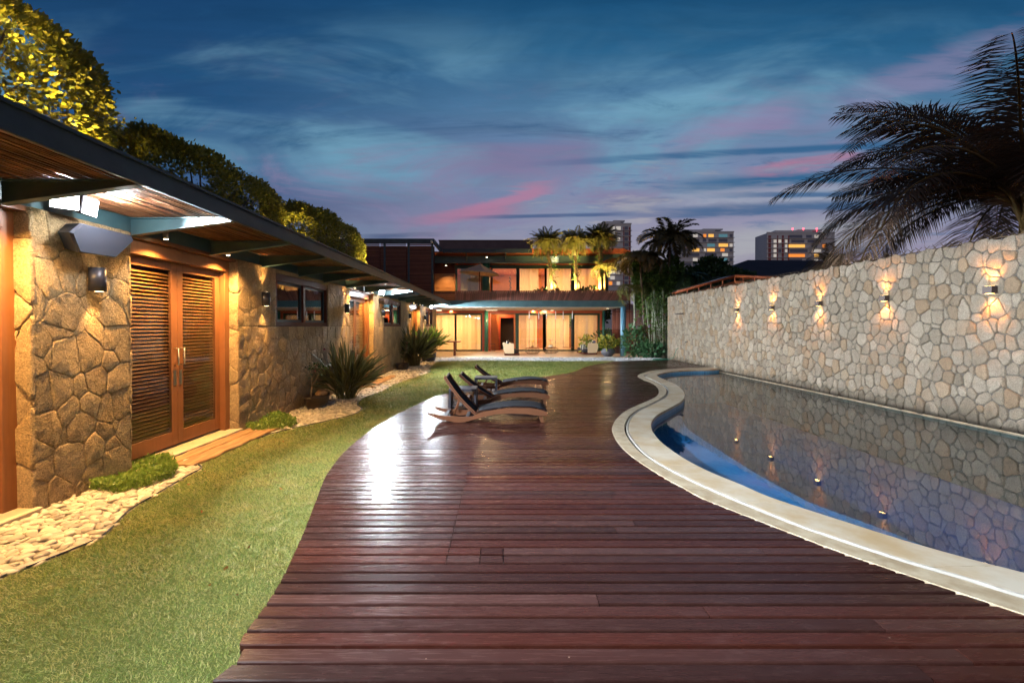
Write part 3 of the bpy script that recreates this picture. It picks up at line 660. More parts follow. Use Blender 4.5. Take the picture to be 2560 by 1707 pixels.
# lawn polygon between the bed edge and the deck
back = gl_([(1107, 904), (1198, 902), (1300, 903), (1400, 904), (1534, 903)], LAWN_Z)
lawn_poly = [tuple(p) for p in edge_all] + back[1:] + [tuple(p) for p in LE[::-1]]
lawn_poly = [(p[0]+ (0.015 if i < len(edge_all) else 0), p[1]) for i, p in enumerate(lawn_poly)]
tag(flat('lawn', lawn_poly, LAWN_Z, M['lawn']), kind='structure')
def inside(px, py, poly):
    poly = np.asarray(poly); x, y_ = poly[:, 0], poly[:, 1]; x2, y2 = np.roll(x, -1), np.roll(y_, -1); r_ = np.zeros(len(px), bool)
    for a, b1, c_, d in zip(x, y_, x2, y2):
        if b1 == d: continue
        k = ((b1 > py) != (d > py)); r_ ^= k & (px < (c_-a)*(py-b1)/(d-b1)+a)
    return r_
# grass blades, shorter and sparser far away
def scatter(poly, ymin, ymax, n):
    poly = np.asarray(poly); out_ = []; got = 0
    x0, x1 = poly[:, 0].min(), poly[:, 0].max()
    k = int(n*1.0); px = rng.uniform(x0, x1, k); py = rng.uniform(ymin, ymax, k)
    ok = inside(px, py, poly); return np.stack([px[ok], py[ok]], 1)
T_, S_ = [], []
for (a, b1, n_, s_) in [(1.4, 3.0, 190000, .8), (3.0, 4.6, 200000, .95), (4.6, 7.0, 130000, 1.25), (7, 11, 90000, 1.8), (11, 22.5, 110000, 2.8)]:
    p = scatter(lawn_poly, a, b1, n_); p = p[(p[:, 0] > -p[:, 1]*1.17-.3)]; T_.append(p); S_.append(np.full(len(p), s_))
T_ = np.concatenate(T_); S_ = np.concatenate(S_)*rng.uniform(.6, 1.35, len(T_)); N_ = len(T_)
yaw = rng.uniform(0, 2*np.pi, N_); lean = rng.uniform(.25, 1.15, N_)
c_, s_ = np.cos(yaw), np.sin(yaw)
Mx = np.zeros((N_, 3, 3)); Mx[:, 0, 0] = c_; Mx[:, 1, 0] = s_; Mx[:, 0, 1] = -s_; Mx[:, 1, 1] = c_
Mx[:, 0, 2] = -s_*np.sin(lean); Mx[:, 1, 2] = c_*np.sin(lean); Mx[:, 2, 2] = np.cos(lean)
Mx *= S_[:, None, None]*.74
tv = [(-.003, 0, 0), (.003, 0, 0), (.0018, .005, .018), (0, .014, .030)]
T3 = np.c_[T_, np.full(N_, LAWN_Z-.002)]
g = inst('grass', tv, [(0, 1, 2, 3)], Mx, T3, M['grass']); tag(g, 'short mixed green and straw coloured lawn grass beside the curved deck', 'grass', kind='stuff')

# pebbles
def ico(sub):
    bm = bmesh.new(); bmesh.ops.create_icosphere(bm, subdivisions=sub, radius=1); v_ = np.array([p.co[:] for p in bm.verts]); f_ = np.array([[q.index for q in f.verts] for f in bm.faces]); bm.free(); return v_, f_
ico2, ico1 = ico(2), ico(1)
def pebbles(name, poly, ranges, mat, label, flatn=.38, z0=0.0, tmpl=ico2, cat='pebbles', jit=1.0):
    Ts, Ms = [], []
    poly = np.asarray(poly)
    for (a, b1, sp, size, lay) in ranges:
        for L_ in range(lay):
            xs = np.arange(poly[:, 0].min(), poly[:, 0].max(), sp); ys = np.arange(a, b1, sp*.72)
            X, Y = np.meshgrid(xs, ys); X = X.ravel()+rng.uniform(-.5, .5, X.size)*sp; Y = Y.ravel()+rng.uniform(-.5, .5, Y.size)*sp
            ok = inside(X, Y, poly); X, Y = X[ok], Y[ok]; n_ = len(X)
            if not n_: continue
            sx = size*rng.uniform(.7, 1.35, n_); sy = sx*rng.uniform(.5, .85, n_); sz = sx*rng.uniform(.26, flatn+.1, n_)
            S3 = np.zeros((n_, 3, 3)); S3[:, 0, 0] = sx; S3[:, 1, 1] = sy; S3[:, 2, 2] = sz
            yw = rng.normal(.35, .8, n_); Rz = rotm(np.tile([0, 0, 1.], (n_, 1)), yw); Rt = rotm(np.c_[rng.normal(size=(n_, 2)), np.zeros(n_)], rng.normal(0, .3, n_)*jit)
            Ms.append(Rt@Rz@S3); Ts.append(np.c_[X, Y, z0+sz*.5+L_*size*.5+rng.uniform(-.3, .5, n_)*size*.25])
    o = inst(name, tmpl[0], tmpl[1], np.concatenate(Ms), np.concatenate(Ts), mat, smooth=True)
    return tag(o, label, cat, kind='stuff')
WX = -4.15
def bed_polys():
    near = [(WX-.02, -1.4)] + [(p[0], p[1]) for p in be] + [(WX-.02, be[-1][1])]
    far_ = [(WX-.02, be2[0][1])] + [(p[0], p[1]) for p in be2] + [(WX-.02, 24.2)]
    return near, far_
nearbed, farbed = bed_polys()
tag(flat('bed_soil_near', nearbed, LAWN_Z-.03, M['soil']), kind='structure'); tag(flat('bed_soil_far', farbed, LAWN_Z-.03, M['soil']), kind='structure')
pebbles('river_pebbles', nearbed, [(1.6, 6.2, .06, .043, 2)], M['pebble'], 'warm lit river pebbles in the bed at the foot of the nearest stone pillar', z0=LAWN_Z-.03)
pebbles('river_pebbles', farbed, [(6.9, 12, .072, .046, 1), (12, 24, .11, .062, 1)], M['pebble'], 'pale river pebbles in the long bed below the garden wing windows', z0=LAWN_Z-.03)
# white gravel strip in front of the terrace
gs = [tuple(G(1062, 906, LAWN_Z)[:2])] + back + [(6.1, 21.7), (8.1, 22.6), (8.1, 23.6), (6.8, 24.1), (-4.3, 24.1)]
tag(flat('gravel_bed', gs, LAWN_Z-.02, M['soil']), kind='structure')
pebbles('white_gravel', gs, [(20.8, 24.3, .085, .05, 1)], M['gravel'], 'white gravel strip between the lawn and the terrace', flatn=.6, z0=LAWN_Z-.01, tmpl=ico1, cat='gravel')
# black plastic edging between pebbles and lawn
b_ = MB(); b_.tube([(p[0], p[1], LAWN_Z+.012) for p in be[20:]], .008, 5); tag(b_.build('lawn_edging', M['lamp_black']), 'thin black edging strip around the nearest pebble bed', 'edging')
b_ = MB(); b_.tube([(p[0], p[1], LAWN_Z+.012) for p in be2], .010, 5); tag(b_.build('lawn_edging', M['lamp_black']), 'thin black edging strip along the far pebble bed', 'edging')

# ---------------------------------------------------------------- tall pale boundary wall beside the pool
wl = empty('boundary_wall', (WALLX, 10, 0), label='tall pale rubble stone boundary wall along the right side of the pool', cat='wall')
wl_off = lambda b, n_, m_: (lambda o: setattr(o, 'location', (-WALLX, -10, 0)))(b.build(n_, m_, wl))
b_ = MB(); b_.box(WALLX, WALLX+.35, -4, 22.9, -.16, 3.035); wl_off(b_, 'mortar', M['pale_mortar'])
V_, F_ = [], []; RR = random.Random(3)
rubble(V_, F_, (-4, 22.9, -.15, 3.08), (.19, .235), .010, .030, lambda u_, v_, h_: (WALLX-h_, u_, v_+max(0, (v_-2.85)/.23)*(.022*math.sin(u_*7.3)+.018*math.sin(u_*17.1)-.01)), RR)
rubble(V_, F_, (.02, .33, -.15, 3.08), (.2, .3), .02, .022, lambda u_, v_, h_: (WALLX+u_, 22.9+h_, v_), RR)
rubble_mesh('stone_facing', V_, F_, M['pale_stone'], wl, (-WALLX, -10, 0))
b_ = MB(); b_.box(WALLX-.05, WALLX, -.6, 17.5, -.2, -.10, .015); wl_off(b_, 'waterline_ledge', M['coping_out'])
# anti climb spikes along the top
b_ = MB(); y = 5.0
while y < 22.9:
    for sx in (-1, 1):
        b_.tube([(WALLX+.14-sx*.05, y, 3.08), (WALLX+.14+sx*.07, y+random.uniform(-.03, .03), 3.185)], [.007, .003], 4)
    b_.tube([(WALLX+.14, y-.05, 3.085), (WALLX+.14, y+.06, 3.17)], [.006, .002], 4); b_.tube([(WALLX+.14, y+.05, 3.085), (WALLX+.14, y-.06, 3.17)], [.006, .002], 4)
    y += .17
b_.box(WALLX+.11, WALLX+.17, 4.8, 22.9, 3.08, 3.095)
o = b_.build('wall_spikes', M['bare_metal_dull'] if 'bare_metal_dull' in M else M['bark']); tag(o, 'row of crossed rusty anti climb spikes on top of the pale wall', 'spikes')

# ---------------------------------------------------------------- lamps on the walls
def floodlight(loc, label, power, tilt=.15, yaws=(.18, -.7)):
    t = empty('floodlight', loc, 0, label, 'floodlight', 'cool white floodlights under the eave')
    b_ = MB(); b_.box(0, .02, -.02, .02, -.03, .03); b_.box(.02, .05, -.008, .008, -.03, -.015); b_.build('bracket', M['lamp_black'], t)
    for yw in yaws:
        sy = .11 if yw > 0 else -.11
        Mx_ = Matrix.Translation((.10, sy, -.02)) @ Matrix.Rotation(yw, 4, 'Z') @ Matrix.Rotation(tilt, 4, 'Y')
        b_ = MB(); b_.box(-.03, .03, -.10, .10, -.085, .085, .01, M=Mx_); b_.build('housing', M['lamp_black'], t)
        b_ = MB(); b_.box(.031, .036, -.092, .092, -.076, .076, M=Mx_); b_.build('lens', emit('flood_lens', (.92, .96, 1), 70), t)
        q0, q1 = Mx_ @ Vector((.06, 0, 0)), Mx_ @ Vector((1, 0, 0))
        lamp('lamp_light', 'AREA', q0, power*(.72 if yw > 0 else .28), COOL, t, target=q1, shape='RECTANGLE', size=.15, size_y=.11, spread=R(122))
    lamp('eave_fill_light', 'POINT', (.5, .1, -.02), power*.09, COOL, t, shadow_soft_size=.06)  # added point fill off the wall, brightens sticks and wall top round the lamp
    return t
floodlight((-4.02, 4.23, 2.75), 'glaring floodlight above the nearest stone pillar', 560)
floodlight((-4.02, 14.9, 2.72), 'floodlight beside the second door further along the eave', 560)
floodlight((-4.02, 25.0, 2.70), 'farthest floodlight at the terrace end of the eave', 520)
floodlight((-4.02, -1.3, 2.75), 'floodlight on the eave behind the camera', 760)

def left_sconce(y, z, label, p=26):
    t = empty('wall_sconce', (-4.125, y, z), 0, label, 'wall lamp', 'half round up and down wall lamps on the garden wing')
    b_ = MB(); prof = [(.02, -.075)] + [(.02+.10*math.sin(a), -.075*math.cos(a)) for a in np.linspace(0, math.pi, 13)][1:-1] + [(.02, .075)]
    b_.prism(prof, 'z', -.118, .118, True); b_.build('housing', M['lamp_black'], t)
    b_ = MB(); b_.box(0, .02, -.05, .05, -.09, .09); b_.build('back_plate', M['bare_metal'], t)
    for s_ in (-1, 1):
        b_ = MB(); b_.lathe([(.036, s_*.1185), (.036, s_*.1205)], .062, 0, 16); b_.build('lens', emit('warm_lens', (1, .72, .36), 8), t)
        lamp('lamp_light', 'SPOT', (.075, 0, s_*.135), p, WARM, t, target=(.052, 0, s_*1), spot_size=R(70), spot_blend=.9, shadow_soft_size=.015)
    return t
for i, (y, z, lb) in enumerate([(4.63, 2.07, 'dark wall lamp on the nearest stone pillar below the speaker'), (7.9, 2.07, 'dark wall lamp between the first door and the first window'),
      (12.0, 2.07, 'dark wall lamp just before the second door'), (15.6, 2.06, 'dark wall lamp just after the second door'),
      (20.1, 2.06, 'small dark wall lamp just before the third door'), (24.0, 2.06, 'farthest dark wall lamp past the third door')]): left_sconce(y, z, lb)
def right_sconce(y, z, label, p=40):
    t = empty('wall_sconce', (WALLX-.022, y, z), 0, label, 'wall lamp', 'short square up and down wall lamps on the pale boundary wall')
    b_ = MB(); b_.box(-.115, -.005, -.075, .075, -.062, .062, .006); b_.build('housing', M['lamp_brown'], t)
    for s_ in (-1, 1):
        b_ = MB(); b_.box(-.095, -.03, -.05, .05, s_*.0625, s_*.0645); b_.build('lens', emit('warm_lens_bright', (1, .62, .2), 14), t)
        lamp('lamp_light', 'SPOT', (-.085, 0, s_*.075), p, (1, .37, .075), t, target=(-.035, 0, s_*1), spot_size=R(104), spot_blend=.8, shadow_soft_size=.02)
    return t
for y, z, lb in [(7.68, 2.21, 'nearest square wall lamp, rightmost of the five on the pale wall'), (9.81, 2.2, 'second square wall lamp from the right on the pale wall'),
      (11.85, 2.19, 'middle square wall lamp of the five on the pale wall'), (13.93, 2.17, 'fourth square wall lamp from the right on the pale wall'), (15.99, 2.17, 'farthest square wall lamp, leftmost of the five on the pale wall')]: right_sconce(y, z, lb)
# spouts and the hose on the boundary wall
b_ = MB(); b_.prism([(-.0, .0), (-.42, -.06), (-.42, -.07), (0, -.06)], 'y', -.18, .18); o = b_.build('water_spout', M['lamp_brown']); o.location = P(1735, 785, 0.0001) if False else (WALLX, 21.0, 2.22); tag(o, 'wide dark metal water spout sticking out of the far end of the pale wall', 'water spout')
b_ = MB(); b_.tube([(0, 0, 0), (-.12, 0, 0), (-.12, 0, -.05)], .018, 8); o = b_.build('wall_tap', M['lamp_black']); o.location = (WALLX, 20.4, .92); tag(o, 'small dark tap low on the far end of the pale wall', 'tap')
b_ = MB()
q = [Vector((7.55+.38*math.cos(a)*(1+.03*math.sin(3*a)), 22.0+.24*math.sin(a), .02+.012*k)) for k in range(2) for a in np.linspace(0, 2*math.pi, 22)]
b_.tube(q, .014, 5); b_.tube([(7.9, 21.9, .03), (8.05, 21.7, .15), (8.1, 21.5, .52), (8.16, 21.4, .62)], .012, 5)
tag(b_.build('garden_hose', M['hose']), 'coiled green garden hose on the deck corner by the pale wall', 'hose')
# ---------------------------------------------------------------- garden wing on the left
wing = empty('garden_wing', (-4.15, 13, 0), label='long low garden wing of brown stone with louvred doors and an overhanging stick eave', cat='building')
OFF = Vector((4.15, -13, 0))
def wp(b_, name, mat, parent=None):
    o = b_.build(name, mat, wing if parent is None else parent)
    if parent is None: o.location = OFF
    return o
TOP = 2.65
SEG = [(4.05, 5.11), (7.2, 12.4), (14.7, 20.5), (22.9, 28.5)]
WIN = [(8.4, 10.9), (16.0, 18.7), (24.6, 27.0)]
WZ0, WZ1 = 1.6, 2.58
b_ = MB(); TH = .24
for s0, s1 in SEG:
    w_ = [q for q in WIN if s0 < q[0] < s1]
    if not w_: b_.box(-4.15-TH, -4.15, s0, s1, -.08, TOP); continue
    a, c_ = w_[0]
    b_.box(-4.15-TH, -4.15, s0, s1, -.08, WZ0); b_.box(-4.15-TH, -4.15, s0, a, WZ0, TOP); b_.box(-4.15-TH, -4.15, c_, s1, WZ0, TOP); b_.box(-4.15-TH, -4.15, a, c_, WZ1, TOP)
b_.box(-4.15-TH, -4.15, -6, 1.95, -.08, TOP)
wp(b_, 'mortar', M['brown_mortar'])
RR = random.Random(11); XS = -4.15
face = lambda u_, v_, h_: (XS+h_, u_, v_)
SZ = (.215, .24); GP, HG = .003, .009
for s0, s1 in SEG+[(-6, 1.95)]:
    V_, F_ = [], []
    w_ = [q for q in WIN if s0 < q[0] < s1]
    if not w_: rubble(V_, F_, (s0, s1, -.08, TOP), SZ, GP, HG, face, RR, rnd=.014, tilt=.02)
    else:
        a, c_ = w_[0]; rubble(V_, F_, (s0, s1, -.08, WZ0), SZ, GP, HG, face, RR, rnd=.014, tilt=.02); rubble(V_, F_, (s0, a, WZ0, TOP), SZ, GP, HG, face, RR, rnd=.014, tilt=.02); rubble(V_, F_, (c_, s1, WZ0, TOP), SZ, GP, HG, face, RR, rnd=.014, tilt=.02)
    rubble(V_, F_, (XS-TH, XS+.012, -.08, TOP), (.26, .36), GP, .02, lambda u_, v_, h_, s0=s0: (u_, s0-h_, v_), RR, rnd=.014, tilt=.02)
    rubble(V_, F_, (XS-TH, XS+.012, -.08, TOP), (.26, .36), GP, .02, lambda u_, v_, h_, s1=s1: (u_, s1+h_, v_), RR, rnd=.014, tilt=.02)
    rubble_mesh('stone_facing', V_, F_, M['brown_stone'], wing, OFF)
# steel girder above the wall, brackets, sticks, roof, fascia
b_ = MB(); b_.box(-4.3, -4.19, -6, 25.9, TOP, 2.83); b_.box(-4.3, -4.14, -6, 25.9, 2.83, 2.85); wp(b_, 'girder', M['teal'])
EX = -3.03
k = -6
YB = [-4.2, -2.9, -1.55, -.2, 1.15, 2.5, 3.84, 5.17, 6.57, 7.9, 9.35, 10.65, 12.2, 13.85, 15.45, 16.9, 18.3, 19.7, 21.1, 22.5, 23.9, 25.3]
for yb in YB:
    b_ = MB()
    b_.prism([(-4.17, 2.62), (-4.17, 2.80), (EX-.005, 2.80), (EX-.005, 2.775)], 'y', yb-.006, yb+.006)
    b_.box(-4.17, EX-.005, yb-.045, yb+.045, 2.80, 2.812)
    b_.prism([(-4.17, 2.612), (-4.17, 2.62), (EX-.005, 2.775), (EX-.005, 2.767)], 'y', yb-.04, yb+.04)
    wp(b_, 'bracket', M['teal'])
b_ = MB(); x = -4.13
while x < EX-.02:
    y = -3.5+random.uniform(-1, 0); 
    while y < 25.4:
        L_ = random.uniform(1.8, 4.2); y1 = min(y+L_, 25.8); n_ = max(3, int((y1-y)/.35)); ph = random.uniform(0, 6); am = random.uniform(.002, .011); fq = random.uniform(1.2, 4.0)
        pts = [(x+am*math.sin(fq*q+ph)+.008*random.uniform(-1, 1), q, 2.823+.006*math.sin(1.7*q+ph)+random.uniform(-.002, .002)) for q in np.linspace(y, y1, n_)]
        b_.tube(pts, [random.uniform(.006, .0095)]*n_, 5, False); y = y1-random.uniform(0, .15)
    x += random.uniform(.021, .034)
wp(b_, 'stick_ceiling', M['stick'])
b_ = MB(); b_.box(-6.2, EX+.02, -6, 25.9, 2.86, 2.93); wp(b_, 'roof_deck', M['teal_dark'])
b_ = MB(); b_.box(EX-.004, EX+.035, -6, 25.95, 2.775, 2.955, .006); b_.box(EX+.035, EX+.06, -6, 25.95, 2.94, 2.965); wp(b_, 'fascia', M['teal_dark'])
# rooms behind: back walls so the openings are not hollow
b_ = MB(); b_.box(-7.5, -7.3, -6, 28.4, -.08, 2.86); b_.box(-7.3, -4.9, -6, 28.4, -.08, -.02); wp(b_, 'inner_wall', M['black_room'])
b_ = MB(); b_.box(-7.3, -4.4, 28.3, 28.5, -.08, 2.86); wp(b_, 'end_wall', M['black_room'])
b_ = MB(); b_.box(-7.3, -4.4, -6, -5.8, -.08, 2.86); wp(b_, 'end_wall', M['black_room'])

def door(y0, y1, label, near=True, half=False):
    """double glazed louvre door in a timber frame, set back in the stone opening"""
    XF = -4.30; t_ = .13
    b_ = MB()
    for a, c_ in ((y0, y0+t_), (y1-t_, y1)): b_.box(XF-.16, XF+.02, a, c_, 0, 2.60, .004)
    b_.box(XF-.16, XF+.05, y0+t_, y1-t_, 2.44, 2.60, .004)
    b_.box(XF+.02, XF+.13, y0, y1, 2.605, 2.65)
    d = wp(b_, 'door', M['door_wood']); 
    if label: d['label'] = label
    ym = (y0+y1)/2; XL = XF-.06
    for a, c_ in ((y0+t_, ym-.003), (ym+.003, y1-t_)):
        b_ = MB()
        b_.box(XL-.045, XL, a, a+.105, .03, 2.44, .003); b_.box(XL-.045, XL, c_-.105, c_, .03, 2.44, .003)
        b_.box(XL-.044, XL-.001, a+.105, c_-.105, .03, .21, .003); b_.box(XL-.044, XL-.001, a+.105, c_-.105, 2.33, 2.44, .003)
        b_.build('door_leaf', M['door_wood'], d)
        b_ = MB(); n_ = 46
        for i in range(n_):
            z = .235+i*(2.33-.25)/n_
            Mx_ = Matrix.Translation((XL-.048, 0, z)) @ Matrix.Rotation(R(38), 4, 'Y')
            b_.box(-.021, .021, a+.107, c_-.107, -.004, .004, 0, Mx_)
        b_.build('louvres', M['louvre'], d)
        b_ = MB(); b_.box(XL-.012, XL-.008, a+.105, c_-.105, .21, 2.33); b_.build('glass_pane', M['glass'], d)
        b_ = MB(); b_.box(XL-.10, XL-.09, a+.02, c_-.02, .05, 2.42); b_.build('backing', M['frame_dark'], d)
        hy = c_-.052 if a < ym-.1 else a+.052
        b_ = MB(); b_.tube([(XL, hy, 1.31), (XL+.055, hy, 1.31), (XL+.055, hy, 1.09), (XL, hy, 1.09)], .0095, 6)
        b_.box(XL, XL+.006, hy-.024, hy+.024, .82, 1.02, .002); b_.build('handle', M['bare_metal'], d)
    return d
door(1.95, 4.05, None); D1 = door(5.11, 7.2, None); door(12.4, 14.7, None); door(20.5, 22.9, None)
for a, c_ in ((1.95, 4.05), (5.11, 7.2), (12.4, 14.7), (20.5, 22.9)): b_ = MB(); b_.box(-4.55, -4.09, a-.03, c_+.03, -.08, .0, .006); wp(b_, 'door_sill', M['sill'])
for i, (a, c_) in enumerate(WIN):
    b_ = MB(); X0, X1 = -4.26, -4.165; f_ = .085; ym = (a+c_)/2
    b_.box(X0, X1, a, c_, WZ0, WZ0+f_, .004); b_.box(X0, X1, a, c_, WZ1-f_-.05, WZ1, .004)
    for q in ((a, a+f_), (c_-f_, c_), (ym-.05, ym+.05)): b_.box(X0+.002, X1-.002, q[0], q[1], WZ0+f_, WZ1-f_-.05, .004)
    w_ = wp(b_, 'window', M['frame_dark'])
    for q0, q1 in ((a+f_, ym-.05), (ym+.05, c_-f_)):
        b_ = MB(); z0, z1 = WZ0+f_, WZ1-f_-.05; e = .05
        b_.box(X0+.02, X0+.05, q0, q1, z0, z0+e); b_.box(X0+.02, X0+.05, q0, q1, z1-e, z1); b_.box(X0+.02, X0+.05, q0, q0+e, z0+e, z1-e); b_.box(X0+.02, X0+.05, q1-e, q1, z0+e, z1-e)
        b_.build('sash', M['teal_dark'], w_)
        b_ = MB(); b_.box(X0+.03, X0+.034, q0+e, q1-e, z0+e, z1-e); b_.build('glass_pane', M['glass_dark'], w_)
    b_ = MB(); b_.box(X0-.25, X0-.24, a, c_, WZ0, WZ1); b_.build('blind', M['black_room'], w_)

# small spot lamps at the door heads
def door_spot(y, label, p=75, x=-4.06):
    t = empty('door_spot_lamp', (x, y, 2.70), 0, label, 'spot lamp', 'small warm spot lamps above the doors')
    b_ = MB(); b_.lathe([(.028, -.05), (.032, -.045), (.032, .05), (.026, .055)], 0, 0, 16); b_.build('housing', M['bare_metal'], t)
    b_ = MB(); b_.tube([(0, 0, .05), (-.05, 0, .09), (-.10, 0, .09)], .008, 6); b_.build('arm', M['lamp_black'], t)
    b_ = MB(); b_.lathe([(.024, -.052), (.024, -.0505)], 0, 0, 14); b_.build('lens', emit('spot_lens', (1, .75, .4), 25), t)
    lamp('lamp_light', 'SPOT', (.03, 0, -.07), p*2.0, (1, .57, .19), t, target=(.12, 0, -1), spot_size=R(140), spot_blend=.9, shadow_soft_size=.02)
for y, lb, p in [(2.4, 'spot lamp above the near end of the closest door, mostly off the left edge', 90), (3.6, 'spot lamp above the closest door, before the nearest stone pillar', 150),
      (5.55, 'metal cylinder spot lamp above the near leaf of the louvred double door', 120), (6.8, 'spot lamp above the far leaf of the louvred double door', 150),
      (12.6, 'spot lamp at the near corner of the second door', 100), (14.3, 'spot lamp at the far corner of the second door', 130),
      (20.9, 'spot lamp at the near corner of the third door', 100), (22.5, 'spot lamp at the far corner of the third door', 130)]: door_spot(y, lb, p)

def speaker(y, label, mat, s=1.0, z=2.44):
    t = empty('wall_speaker', (-4.15, y, z), 0, label, 'speaker', 'wedge shaped speakers under the eave')
    b_ = MB(); pr = [(-.35, .03), (-.255, .136), (.32, .136), (.355, .09), (.16, -.125), (-.25, -.135)]
    Mx_ = Matrix.Translation((.10, 0, 0)) @ Matrix.Rotation(R(8), 4, 'Y')
    A_ = [(y_*s, z_*s) for y_, z_ in pr]
    vs = [Mx_ @ Vector((.10, p[0], p[1])) for p in A_] + [Mx_ @ Vector((.125, p[0]*.95, p[1]*.93)) for p in A_] + [Mx_ @ Vector((-.10, p[0]*.72, p[1]*.85)) for p in A_]
    n_ = 6
    b_.add(vs, [tuple(range(6, 12))] + [(i, (i+1) % 6, 6+(i+1) % 6, 6+i) for i in range(6)] + [(12+i, 12+(i+1) % 6, (i+1) % 6, i) for i in range(6)] + [tuple(range(17, 11, -1))])
    b_.build('cabinet', mat, t)
    b_ = MB(); b_.box(0, .09, -.05, .05, -.04, .04); b_.build('bracket', M['lamp_black'], t); return t
speaker(4.54, 'large dark wedge shaped speaker on the nearest stone pillar', M['speaker'])
speaker(15.5, 'brown wedge shaped speaker beside the second window', M['lamp_brown'], .8, 2.44)

# sleeper steps before the doors
def sleepers(pts, label):
    t = empty('sleeper_step', (0, 0, 0), 0, label, 'step', 'timber sleeper steps before the doors')
    for (x0, x1, y0, y1) in pts:
        b_ = MB(); n_ = 26; vs = []
        for i in range(n_):
            y = y0+(y1-y0)*i/(n_-1); e = .012*math.sin(i*1.1+x0*9)+random.uniform(-.008, .008); tp = .05*max(0, (i/(n_-1)-.85)/.15)
            h_ = random.uniform(-.003, .003)
            vs += [(x0+e+tp, y, LAWN_Z-.05), (x0+e+tp, y, LAWN_Z+.028+h_), (x0+e+tp+.012, y, LAWN_Z+.038+h_), (x1+e-.012-tp, y, LAWN_Z+.036-h_), (x1+e*1.2-tp, y, LAWN_Z+.022), (x1+e-tp, y, LAWN_Z-.05)]
        b_.add(vs, [(i*6+k, i*6+6+k, i*6+7+k, i*6+1+k) for i in range(n_-1) for k in range(5)] + [(0, 1, 2, 3, 4, 5), tuple(range(n_*6-1, n_*6-7, -1))])
        b_.build('sleeper', M['sleeper'], t)
sleepers([(-4.07, -3.86, 5.3, 7.25), (-3.84, -3.60, 5.35, 7.65)], 'two weathered timber sleepers laid before the louvred double door')
sleepers([(-4.07, -3.82, 12.3, 14.8), (-3.79, -3.5, 12.4, 15.2)], 'two timber sleepers laid before the second door')
sleepers([(-4.07, -3.82, 20.3, 22.9)], 'timber sleeper laid before the third door')
# ---------------------------------------------------------------- sun loungers
def lounger(loc, label, back_ang):
    """origin at the right end's near rail foot; local x = -1.98..0 along the lounger, y 0..0.68 away from the camera"""
    t = empty('sun_lounger', loc, 0, label, 'sun lounger', 'teak rocker loungers on the deck')
    topc = [(-1.99, .18), (-1.84, .135), (-1.62, .112), (-1.42, .10), (-1.24, .108), (-1.17, .15), (-1.05, .19), (-.82, .228), (-.55, .252), (-.30, .25), (-.12, .222), (0, .178)]
    botc = [(0, .178), (-.012, .12), (-.14, .118), (-.35, .15), (-.6, .157), (-.84, .148), (-1.02, .112), (-1.2, .065), (-1.38, .012), (-1.52, .008), (-1.72, .05), (-1.9, .10), (-1.985, .155)]
    W = .66
    for a in (0.0, W-.035):
        b_ = MB(); b_.prism(topc+botc[1:], 'y', a, a+.035); b_.build('side_rail', M['lounger_wood'], t)
    for a in (.02, W-.055):
        b_ = MB(); b_.prism([(-.16, .13), (-.085, .13), (-.06, 0), (-.105, 0)], 'y', a+.018, a+.05); b_.build('leg', M['lounger_wood'], t)
    b_ = MB()
    for x, z in ((-1.7, .10), (-1.34, .07), (-.1, .16), (-.8, .165)): b_.box(x-.03, x+.03, .035, W-.035, z-.012, z+.012, .003)
    b_.build('crossbar', M['table_dark'], t)
    # seat sling following the rail's curve, slightly crowned
    def sling(path, y0, y1, name):
        vs = []; n_ = len(path); m_ = 7
        for (x, z) in path:
            for j in range(m_): vs.append((x, y0+(y1-y0)*j/(m_-1), z-.014*math.sin(math.pi*j/(m_-1))))
        o = mesh_np(name, vs, [(i*m_+j, i*m_+j+1, (i+1)*m_+j+1, (i+1)*m_+j) for i in range(n_-1) for j in range(m_-1)], M['sling'], t, True)
        md = o.modifiers.new('s', 'SOLIDIFY'); md.thickness = .008; return o
    seat = [(-1.16, .185)] + [(x, z+.018) for x, z in topc[6:]]
    xs = np.linspace(-1.16, -.01, 18); zs = np.interp(xs, [p[0] for p in seat], [p[1] for p in seat]); sling(list(zip(xs, zs)), .03, W-.03, 'seat_sling')
    L_ = .80; ca, sa = math.cos(back_ang), math.sin(back_ang); px, pz = -1.19, .15
    back = []
    for q in np.linspace(0, 1, 12):
        bow = .035*math.sin(math.pi*q); back.append((px-ca*L_*q-sa*bow, pz+sa*L_*q-ca*bow))
    sling([(x, z) for x, z in back], .03, W-.03, 'back_sling')
    th = .032
    for a in (0.03, W-.065):
        b_ = MB(); up_ = [(x+sa*.018, z+ca*.018) for x, z in back]; dn_ = [(x-sa*th, z-ca*th) for x, z in back][::-1]
        b_.prism(up_+dn_, 'y', a, a+.034); b_.build('back_rail', M['lounger_wood'], t)
    b_ = MB(); ex, ez = back[-1]; b_.tube([(ex, .03, ez), (ex, W/2, ez-.03), (ex, W-.03, ez)], .016, 8); b_.build('head_bar', M['lounger_wood'], t)
    for a in (.07, W-.10):
        b_ = MB(); q = back[5]; b_.tube([(q[0]-.02, a, q[1]-.02), (q[0]-.15+.03, a, .10)], .014, 6); b_.build('strut', M['lounger_wood'], t)
    return t
lounger((.735, 7.60, .002), 'nearest teak rocker lounger, its back raised steepest', R(50))
lounger((.955, 9.38, .002), 'middle teak rocker lounger of the three, between the two dark side tables', R(35))
lounger((1.15, 11.55, .002), 'farthest teak rocker lounger, next to the lawn', R(33))
